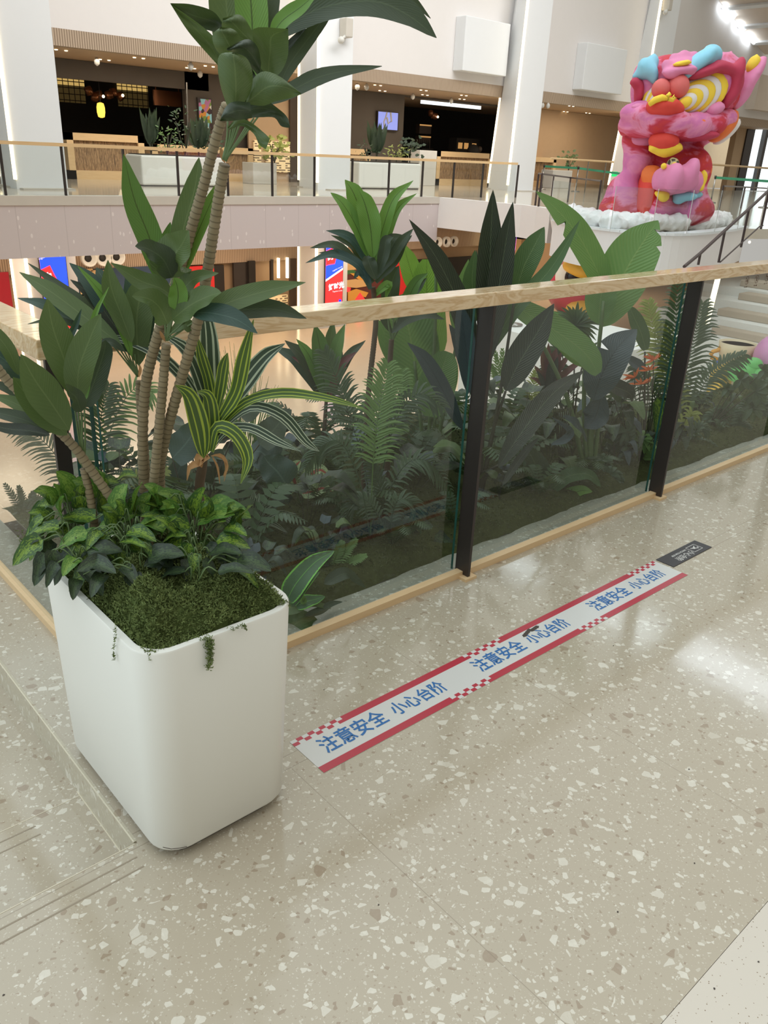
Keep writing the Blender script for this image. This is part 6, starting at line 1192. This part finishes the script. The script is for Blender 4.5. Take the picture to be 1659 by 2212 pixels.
pleaf(T, [(1268, 955), (1250, 920), (1230, 905), (1216, 898)], 18, 'leaf_slate', g-.35, ruf=.3); pleaf(T, [(1190, 960), (1220, 950), (1230, 930), (1190, 900)], 20, 'leaf_slate', g-.3)
for pts in ([(1272, 1020), (1276, 900), (1290, 780), (1304, 650)], [(1268, 1020), (1262, 900), (1262, 770)], [(1276, 1020), (1278, 940), (1284, 860)], [(1280, 1020), (1290, 940), (1300, 850)], [(1264, 1020), (1225, 860), (1150, 700)]): stem(T, pts, g-.05, .012, 'stalk_green', name='leaf_stalk')
T, g = plant('canna_leaf_plant', 'plant with one long drooping olive leaf right of the big banana', 1390, 975)
stem(T, [(1390, 975), (1392, 880), (1393, 760)], g, .007, 'stalk_dark'); pleaf(T, [(1395, 756), (1385, 720), (1372, 690), (1360, 664)], 34, 'leaf_veined', g, prof='paddle', fold=.2); pleaf(T, [(1396, 800), (1380, 790), (1365, 780), (1350, 765)], 26, 'leaf_slate', g+.05)
# fan palm
T, g = plant('fan_palm', 'dark fan palm low behind the pane between the two posts', 1236, 935)
g += .1
for c, R_, a0, a1, mt in (((1243, 703), 56, -60, 240, 'palm_dark'), ((1215, 770), 46, 20, 200, 'palm_dark'), ((1262, 775), 50, -30, 150, 'palm_dark'), ((1198, 800), 36, 0, 200, 'palm_dark')): fan(T, c, g, R_, 24 if R_ > 50 else 16, a0, a1, 8, mt)
for e in ((1243, 703), (1215, 770), (1262, 775), (1198, 800)): stem(T, [(1236, 935), ((1236+e[0])/2, 830), e], g, .005, 'stalk_dark', name='leaf_stalk')
# red cordyline
T, g = plant('red_cordyline', 'dark red cordyline behind the middle of the second pane', 1182, 925)
for e, w in (((1170, 751), 16), ((1202, 752), 26), ((1213, 760), 20), ((1232, 764), 16), ((1264, 776), 16), ((1154, 789), 12), ((1185, 740), 16), ((1145, 815), 10)): pleaf(T, [(1182, 850), ((1182+e[0])/2, (850+e[1])/2-8), e], w, 'red_leaf', g, prof='strap', fold=.4, ruf=.1)
for e, w in (((1205, 770), 18), ((1190, 775), 16), ((1160, 800), 12)): pleaf(T, [(1184, 860), ((1184+e[0])/2, (850+e[1])/2), e], w, 'leaf_black', g-.05, prof='strap', fold=.3)
stem(T, [(1182, 925), (1182, 850)], g, .01, 'stem_brown')
T, g = plant('red_cordyline', 'dark red cordyline with green upper leaves behind the first pane', 690, 1010); g += .1
for e, w, mt in (((630, 770), 22, 'red_leaf'), ((655, 790), 18, 'red_leaf'), ((770, 760), 20, 'red_leaf'), ((680, 700), 40, 'leaf_mid'), ((720, 690), 30, 'leaf_green'), ((745, 700), 30, 'banana_green'), ((615, 735), 34, 'leaf_dark'), ((640, 732), 26, 'leaf_light'), ((590, 748), 34, 'leaf_blue'), ((790, 735), 24, 'leaf_dark'), ((740, 760), 46, 'leaf_dark'), ((665, 830), 24, 'red_leaf')):
    pleaf(T, [(705, 870), ((705+e[0])/2, (850+e[1])/2-14), e], w, mt, g+RW.uniform(-.05, .08), fold=.25, ruf=.1)
stem(T, [(690, 1010), (700, 930), (705, 865)], g, .012, 'stem_brown')
# strelitzia flowers
T, g = plant('flowering_bird_of_paradise', 'bird of paradise with orange flowers left of the second railing post', 1385, 1000)
for c in ((1402, 800), (1412, 778), (1372, 815), (1385, 830)):
    b = MB(); rg = random.Random(c[0])
    for k in range(7): a = math.radians(rg.uniform(20, 200) if k else 95); e = PG(c[0]+34*math.cos(a)*rg.uniform(.5, 1), c[1]-30*math.sin(a)*rg.uniform(.5, 1)+4, g); leaf(b, [PG(*c, g), PG(*c, g).lerp(e, .5), e], 5*g/FPX, 'lance', None, .5, 0, 6, 1)
    b.build('flower', 'strelitzia_flower', T, True); stem(T, [(1385, 1000), (c[0]-6, 900), c], g, .0035, 'stalk_dark', name='flower_stalk')
for k in range(14): x = 1330+k*8; stem(T, [(1385+RW.uniform(-14, 14), 1005), (x+8, 900), (x+RW.uniform(-6, 6), 820+RW.uniform(0, 40))], g+RW.uniform(0, .2), .003, 'stalk_dark', name='leaf_stalk')
pleaf(T, [(1420, 860), (1425, 890), (1422, 910), (1416, 935)], 30, 'pothos_leaf', g, prof='heart'); pleaf(T, [(1340, 870), (1330, 850), (1318, 835), (1310, 830)], 24, 'leaf_dark', g)
# palms
def palm(lab, px, py, fr, mt, Lp, wp, n=22, **k):
    T, g = plant('areca_palm', lab, px, py)
    for f in fr:
        pts = f[0]; frond(T, [(px, py)]+pts if pts[0][1] < py-30 else pts, g+(f[1] if len(f) > 1 else 0), 0, f[3] if len(f) > 3 else n, f[2] if len(f) > 2 else Lp, wp, f[4] if len(f) > 4 else mt, **k)
    return T, g
palm('tall feathery palm in front of the second railing post', 1455, 985, [([(1452, 860), (1458, 740), (1464, 612)], 0, 58, 30), ([(1440, 850), (1415, 730), (1400, 650)], .05, 50, 24, 'palm_yellow'), ([(1470, 860), (1495, 750), (1518, 655)], .1, 70, 30), ([(1430, 900), (1400, 830), (1370, 790)], 0, 46, 20), ([(1460, 880), (1440, 780), (1430, 700)], .08, 60, 26, 'palm_yellow')], 'palm_dark', 60, 7, 26, u0=.3, droop=.35, ang=62)
palm('palm with one long arching frond right of the second railing post', 1495, 900, [([(1520, 830), (1560, 790), (1610, 765)], 0, 44, 26)], 'palm_dark', 50, 7, u0=.12, droop=.3, ang=70)
palm('feathery light green palm in the middle of the first pane', 800, 1165, [([(806, 1000), (818, 890), (838, 786)], 0, 78, 30), ([(790, 1020), (755, 900), (728, 820), (700, 758)], .1, 66, 30, 'palm_dark'), ([(830, 1000), (860, 900), (905, 850), (960, 880)], .1, 56, 24, 'palm_dark'), ([(780, 1050), (740, 960), (700, 960), (660, 1010)], -.1, 50, 24, 'palm_dark'), ([(815, 1000), (850, 880), (868, 800)], .12, 60, 26), ([(830, 1080), (880, 1000), (930, 1000), (975, 1060)], 0, 46, 22, 'palm_dark')], 'palm_green', 70, 7, u0=.32, droop=.3, ang=60)
palm('dark low palm right of the centre of the first pane', 850, 1190, [([(845, 1130), (860, 1080), (895, 1090), (900, 1140)], 0, 44, 22), ([(820, 1120), (790, 1080), (760, 1090), (740, 1150)], 0, 44, 22), ([(840, 1130), (820, 1050), (800, 1000)], .1, 50, 22)], 'palm_dark', 50, 7, u0=.25, droop=.4)
palm('pale washed palm standing behind the planter at the left', 222, 1075, [([(216, 980), (220, 890), (236, 830)], 0, 76, 28), ([(222, 1000), (250, 900), (290, 840), (330, 850)], .05, 66, 26, 'palm_green')], 'palm_dark', 70, 8, u0=.1, droop=.28, ang=72)
T = palm('palm with yellowish tips low behind the canes', 320, 1120, [([(325, 1070), (340, 1030), (360, 1015)], 0, 36, 14, 'palm_yellow'), ([(315, 1070), (295, 1035), (270, 1020)], 0, 36, 14, 'palm_yellow')], 'palm_yellow', 40, 7)
T, g = plant('areca_palm', 'palm frond seen washed out through the left side glass', 130, 1090)
frond(T, [(150, 1060), (130, 1000), (90, 950), (30, 915)], g, 0, 22, 60, 7, 'palm_dark', ang=70, droop=.3, u0=.05)
T, g = plant('fern', 'small lacy fern behind the left side glass', 45, 1108)
for e in ((10, 1045), (40, 1050), (75, 1062), (100, 1080)): frond(T, [(50, 1110), ((50+e[0])/2+3, 1080), e], g, 0, 12, 16, 5, 'fern_dark', ang=60, droop=.1)
# monstera and philodendron mass under the first pane
T, g = plant('monstera', 'broad dark monstera leaves low behind the canes, left part of the first pane', 400, 1150)
for pts, w in (([(372, 990), (400, 960), (420, 930), (430, 905)], 70), ([(385, 1100), (375, 1060), (385, 1020), (400, 980)], 64), ([(560, 960), (590, 930), (610, 905), (630, 885)], 60), ([(520, 900), (545, 880), (560, 860), (585, 840)], 46), ([(600, 1000), (575, 985), (560, 975), (530, 980)], 80), ([(620, 1050), (600, 1020), (580, 1000), (570, 985)], 80), ([(470, 1060), (460, 1020), (470, 990), (480, 970)], 60)):
    o = pleaf(T, pts, w*1.1, 'leaf_blue' if w > 62 else 'leaf_dark', g+RW.uniform(0, .25), prof='heart', fold=.1, ruf=.15, n=18)
for e in ((372, 990), (385, 1100), (560, 960), (520, 900), (600, 1000), (470, 1060)): stem(T, [(420, 1160), ((420+e[0])/2, (1150+e[1])/2), e], g+.1, .004, 'stalk_dark', name='leaf_stalk')
T, g = plant('tall_grass', 'thin upright grass clump behind the striped dracaena', 540, 1080); b = MB(); rg = random.Random(4)
for k in range(60): x = rg.uniform(-60, 120); leaf(b, px3([(525+rg.uniform(-20, 20), 1060), (520+x*.4, 930), (500+x*.9, 740+abs(x)*.9+rg.uniform(-10, 60))], g+.1), .004, 'blade', None, .3, 0, 8, 1)
b.build('blades', 'palm_green', T, True)
T, g = plant('caladium', 'pale caladium leaves veined in red low in the first pane', 650, 1090)
for pts, w in (([(640, 1060), (620, 1040), (600, 1030), (575, 1032)], 46), ([(660, 1060), (670, 1030), (690, 1015), (715, 1030)], 46), ([(640, 1050), (630, 1020), (640, 1005), (650, 995)], 36), ([(650, 1065), (680, 1060), (700, 1055), (730, 1070)], 36)): pleaf(T, pts, w, 'caladium_leaf', g, prof='heart', fold=.1)
stalks(T, (650, 1092), [(640, 1060), (660, 1060), (650, 1065)], g, .003)
T, g = plant('striped_dracaena', 'small white striped dracaena low in the left part of the first pane', 540, 1150)
for e, w in (((548, 1060), 16), ((560, 1065), 14), ((515, 1085), 14), ((600, 1085), 14), ((640, 1110), 14), ((525, 1190), 22), ((545, 1200), 16), ((620, 1150), 14), ((500, 1125), 12), ((580, 1070), 12)):
    pleaf(T, [(548, 1140), ((548+e[0])/2, (1140+e[1])/2-14), e], w, 'leaf_stripe_white', g-.1, prof='strap', fold=.3)
# front row
GY[0] = 1.99
q = PY(655, 1335, 2.03); T = thing('calathea', 'calathea with bright margined leaves at the front corner beside the planter', 'plant', (q.x, 2.1, .04)); g = PY(655, 1300, 2.0).dot(HD)
for pts, w, mt in (([(618, 1300), (640, 1260), (680, 1215), (722, 1190)], 52, 'calathea_leaf'), ([(630, 1310), (650, 1275), (670, 1250), (690, 1235)], 26, 'calathea_leaf'), ([(700, 1262), (740, 1240), (760, 1245), (790, 1270)], 34, 'leaf_dark'), ([(640, 1310), (660, 1300), (680, 1295), (702, 1288)], 34, 'calathea_leaf'), ([(660, 1330), (690, 1320), (715, 1305), (740, 1300)], 20, 'leaf_dark'), ([(605, 1320), (640, 1310), (665, 1300), (715, 1315)], 36, 'leaf_green'), ([(600, 1400), (625, 1360), (655, 1340), (692, 1348)], 70, 'leaf_green'), ([(660, 1290), (655, 1300), (650, 1280), (648, 1262)], 14, 'leaf_light')):
    pleaf(T, pts, w*1.1, mt, g+.0, -.0, prof='ovate', fold=.2, ruf=.06)
T, g = plant('fern', 'upright feathery fern right of the calathea in the first pane', 700, 1260)
for e in ((655, 1160), (705, 1155), (740, 1170), (770, 1165), (690, 1200), (790, 1200)): frond(T, [(705, 1255), ((705+e[0])/2+3, (1250+e[1])/2-8), e], g+.06, 0, 18, 20, 6, 'fern_dark' if e[0] % 2 else 'palm_green', ang=65, droop=.1, u0=.15)
T, g = plant('fern', 'low dark fern lying over the curb in the first pane', 760, 1280)
for e in ((830, 1258), (800, 1235), (770, 1225), (830, 1280)): frond(T, [(700, 1275), ((700+e[0])/2, (1262+e[1])/2-12), e], g+.03, 0, 18, 18, 5, 'fern_dark', ang=70, droop=.2, u0=.1)
T, g = plant('pothos_plant', 'round leaved plant low in the middle of the first pane', 850, 1200)
for c_ in ((840, 1175), (900, 1165), (935, 1190), (870, 1215), (910, 1130), (960, 1170)): pleaf(T, [(c_[0]-20, c_[1]-14), c_, (c_[0]+26, c_[1]+8)], 40, 'leaf_dark' if c_[0] % 2 else 'pothos_dark', g+.1, prof='heart', fold=.1)
GY[0] = 2.05
T, g = plant('broad_leaf_plant', 'broad pale green leaf plant low at the front of the second pane', 1205, 1090)
for pts, w, mt in (([(1190, 1060), (1225, 1030), (1270, 1025), (1298, 1052)], 38, 'leaf_veined'), ([(1200, 1110), (1225, 1075), (1255, 1060), (1280, 1062)], 36, 'leaf_light'), ([(1160, 1130), (1140, 1090), (1120, 1060), (1100, 1040)], 50, 'leaf_dark'), ([(1170, 1110), (1185, 1090), (1195, 1070), (1215, 1050)], 24, 'leaf_green'), ([(1140, 1110), (1170, 1095), (1190, 1100), (1200, 1095)], 16, 'leaf_slate'), ([(1150, 1060), (1160, 1020), (1150, 990), (1130, 960)], 60, 'leaf_dark')):
    pleaf(T, pts, w, mt, g, prof='ovate', fold=.2, ruf=.08)
for k in range(9): stem(T, [(1215+RW.uniform(-8, 8), 1060), (1205+k*2, 960), (1195+k*5, 880)], g+.15, .004, 'stalk_dark', name='leaf_stalk')
# chamaedorea palmlets low right
for lab, px, py, es in (('leafy low palm at the right end of the second pane', 1370, 1035, [(1320, 960), (1345, 945), (1400, 960), (1425, 985), (1300, 985), (1435, 1020)]), ('dark low palm in the lower right of the second pane', 1290, 1085, [(1235, 1030), (1260, 1010), (1310, 1010), (1340, 1035), (1225, 1060), (1350, 1065)]), ('dark low palm at the front right of the second pane', 1385, 1075, [(1340, 1040), (1365, 1015), (1405, 1030), (1415, 1060)])):
    T, g = plant('parlour_palm', lab, px, py)
    for i, e in enumerate(es): frond(T, [(px, py), ((px+e[0])/2, min(py, e[1])-10), e], g+RW.uniform(-.05, .12), 0, 13, 30, 10, 'palm_green' if i in (2, 3) and px == 1370 else 'palm_dark', ang=55, droop=.3, u0=.3)
for lab, px, py, es in (('low yellow green palm just right of the second railing post', 1485, 975, [(1465, 920), (1500, 905), (1530, 930), (1545, 965), (1450, 950)]), ('dark fan leaved palm in the third pane', 1570, 945, [(1530, 905), (1560, 890), (1600, 895), (1620, 925)]), ('dark palm at the far right of the third pane', 1640, 925, [(1600, 885), (1625, 870), (1655, 880), (1670, 905)])):
    T, g = plant('parlour_palm', lab, px, py)
    for i, e in enumerate(es): frond(T, [(px, py), ((px+e[0])/2, min(py, e[1])-8), e], g+RW.uniform(0, .1), 0, 14, 26, 7, 'palm_yellow' if px == 1485 and i < 2 else 'palm_dark', ang=60, droop=.3, u0=.2)
T, g = plant('monstera', 'cut leaved monstera on long stalks in the third pane', 1560, 935)
for c, R_ in (((1600, 820), 26), ((1632, 845), 34), ((1625, 880), 30), ((1570, 840), 18), ((1650, 800), 20)):
    fan(T, c, g+.1, R_, 7, -150, 150, R_*.55, 'palm_dark', name='leaf', droop=.2); stem(T, [(1530, 925), ((1530+c[0])/2, (925+c[1])/2-4), c], g+.1, .0035, 'stalk_dark', name='leaf_stalk')
T, g = plant('croton', 'small leafy shrub beside the second railing post', 1475, 905); rg = random.Random(8)
for k in range(30): x, y = 1490+rg.uniform(-26, 30), 865+rg.uniform(-22, 24); a = rg.uniform(0, 6.3); pleaf(T, [(x, y), (x+9*math.cos(a), y-9*math.sin(a)), (x+18*math.cos(a), y-16*math.sin(a))], 11, 'leaf_dark' if k % 3 else 'leaf_green', g+rg.uniform(0, .15), prof='ovate', n=6)
stem(T, [(1475, 905), (1488, 870)], g, .005)
T, g = plant('small_palm', 'bright green little palm behind the platform left part of the second pane', 1085, 860)
for e in ((1070, 760), (1085, 755), (1100, 770), (1062, 790), (1110, 800)): frond(T, [(1085, 850), ((1085+e[0])/2, (850+e[1])/2), e], g, 0, 12, 22, 4, 'palm_green', ang=35)
T, g = plant('small_palm', 'bright feather palm between the dark leaves of the second pane', 1150, 905)
for e in ((1160, 800), (1190, 830), (1130, 850), (1175, 870)): frond(T, [(1140, 890), ((1140+e[0])/2, (890+e[1])/2), e], g, 0, 14, 30, 5, 'palm_yellow', ang=60)
GY[0] = 2.12
# undergrowth: ferns and pothos clumps, alike and half hidden
rg = random.Random(77)
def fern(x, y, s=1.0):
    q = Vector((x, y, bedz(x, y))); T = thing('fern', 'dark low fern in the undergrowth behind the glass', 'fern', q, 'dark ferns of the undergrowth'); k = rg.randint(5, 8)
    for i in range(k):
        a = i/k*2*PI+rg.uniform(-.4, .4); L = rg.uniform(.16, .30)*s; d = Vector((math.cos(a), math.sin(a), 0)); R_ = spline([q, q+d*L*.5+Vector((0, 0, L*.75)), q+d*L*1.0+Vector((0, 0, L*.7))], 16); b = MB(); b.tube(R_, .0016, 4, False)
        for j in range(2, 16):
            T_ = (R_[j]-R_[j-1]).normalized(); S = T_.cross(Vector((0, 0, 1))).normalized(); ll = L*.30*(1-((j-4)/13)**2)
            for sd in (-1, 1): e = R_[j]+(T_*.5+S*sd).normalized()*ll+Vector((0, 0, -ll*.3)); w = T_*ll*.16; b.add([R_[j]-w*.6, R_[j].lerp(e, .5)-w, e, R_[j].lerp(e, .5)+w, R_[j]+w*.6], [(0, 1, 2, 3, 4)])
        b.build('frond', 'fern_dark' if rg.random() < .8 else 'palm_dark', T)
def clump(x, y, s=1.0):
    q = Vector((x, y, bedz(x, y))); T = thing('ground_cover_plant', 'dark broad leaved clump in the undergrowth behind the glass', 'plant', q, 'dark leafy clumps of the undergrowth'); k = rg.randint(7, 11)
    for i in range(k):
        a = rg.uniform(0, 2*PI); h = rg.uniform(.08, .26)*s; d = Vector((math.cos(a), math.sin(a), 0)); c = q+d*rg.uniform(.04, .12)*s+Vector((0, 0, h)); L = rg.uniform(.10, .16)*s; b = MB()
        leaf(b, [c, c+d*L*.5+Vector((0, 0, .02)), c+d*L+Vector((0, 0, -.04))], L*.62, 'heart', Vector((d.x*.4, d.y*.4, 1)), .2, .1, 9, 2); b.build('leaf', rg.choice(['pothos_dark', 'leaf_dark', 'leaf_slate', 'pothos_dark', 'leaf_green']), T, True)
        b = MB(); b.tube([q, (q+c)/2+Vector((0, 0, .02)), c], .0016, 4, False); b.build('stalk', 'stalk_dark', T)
xx = 1.22
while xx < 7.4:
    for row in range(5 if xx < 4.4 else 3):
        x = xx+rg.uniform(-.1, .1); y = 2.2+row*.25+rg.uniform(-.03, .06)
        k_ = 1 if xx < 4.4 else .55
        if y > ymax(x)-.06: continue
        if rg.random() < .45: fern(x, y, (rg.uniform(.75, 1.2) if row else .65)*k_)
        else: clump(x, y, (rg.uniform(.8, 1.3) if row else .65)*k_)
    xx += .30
# plants of the far planters and boxes
def bush(name, lab, c, w, h, kind, mat, n=26):
    T = thing(name, lab, 'plant', c); c = Vector(c); b = MB()
    for i in range(n):
        a = rg.uniform(0, 2*PI)
        if kind == 'spear': e = c+Vector((math.cos(a)*w*rg.random(), math.sin(a)*w*.5, h*rg.uniform(.5, 1))); leaf(b, [c+Vector((math.cos(a)*w*.2, 0, h*.2)), c.lerp(e, .6), e], w*.32, 'lance', None, .2, 0, 7, 1)
        else: p = c+Vector((rg.uniform(-w, w), rg.uniform(-w, w)*.5, h*rg.uniform(.15, 1))); e = p+Vector((rg.uniform(-1, 1), rg.uniform(-1, 1), rg.uniform(-.5, .6))).normalized()*w*.34; leaf(b, [p, (p+e)/2, e], w*(.26 if kind == 'leafy' else .1), 'ovate', None, .2, 0, 5, 1)
    b.build('foliage', mat, T, True); b = MB()
    for i in range(4): b.tube([c, c+Vector((rg.uniform(-w, w)*.6, 0, h*.7))], .02, 5)
    b.build('stems', 'stalk_dark', T)
for i, (px, py, w, h, kind, mt, lab) in enumerate(((327, 338, .45, 1.5, 'spear', 'leaf_dark', 'spear leaved plant at the left end of the long far planter'), (362, 338, .45, .9, 'feather', 'palm_green', 'feathery low plant in the long far planter'), (400, 340, .5, 1.5, 'feather', 'palm_dark', 'tall airy plant in the middle of the long far planter'), (430, 340, .6, 1.3, 'spear', 'leaf_dark', 'upright dark leaved plant right of the middle in the long far planter'), (465, 342, .5, .7, 'feather', 'palm_dark', 'grassy tuft at the right end of the long far planter'))):
    q = PY(px, py, 27.8); bush('far_planter_plant', lab, (q.x, 27.8, FP[0][2]+.03), w, h, kind, mt, 26 if kind == 'spear' else 60)
for i, (px, w, h, kind, mt, lab) in enumerate(((812, .6, 1.55, 'spear', 'leaf_dark', 'tall dark plant at the left of the middle far planter'), (795, .5, .7, 'feather', 'palm_dark', 'low fern at the left end of the middle far planter'), (856, .5, .6, 'feather', 'palm_yellow', 'light green bush in the middle far planter'), (885, .5, 1.0, 'leafy', 'leaf_dark', 'round leaved plant at the right of the middle far planter'))):
    q = PY(px, 352, 27.6); bush('far_planter_plant', lab, (q.x, 27.6, FP[1][2]+.03), w, h, kind, mt, 26 if kind == 'spear' else 60)
q = PY(596, 352, 29.9); bush('far_pot_plant', 'light green tree like plant on the low grey box upstairs', (q.x, 30, zpx(572, 352, 29.6)), .6, 1.0, 'leafy', 'palm_yellow', 80)
q = PY(1228, 368, 29.8); bush('far_pot_plant', 'small rubber plant on the white box upstairs at the right', (q.x, 29.8, zpx(1216, 368, 29.5)), .6, .95, 'leafy', 'leaf_green', 34)
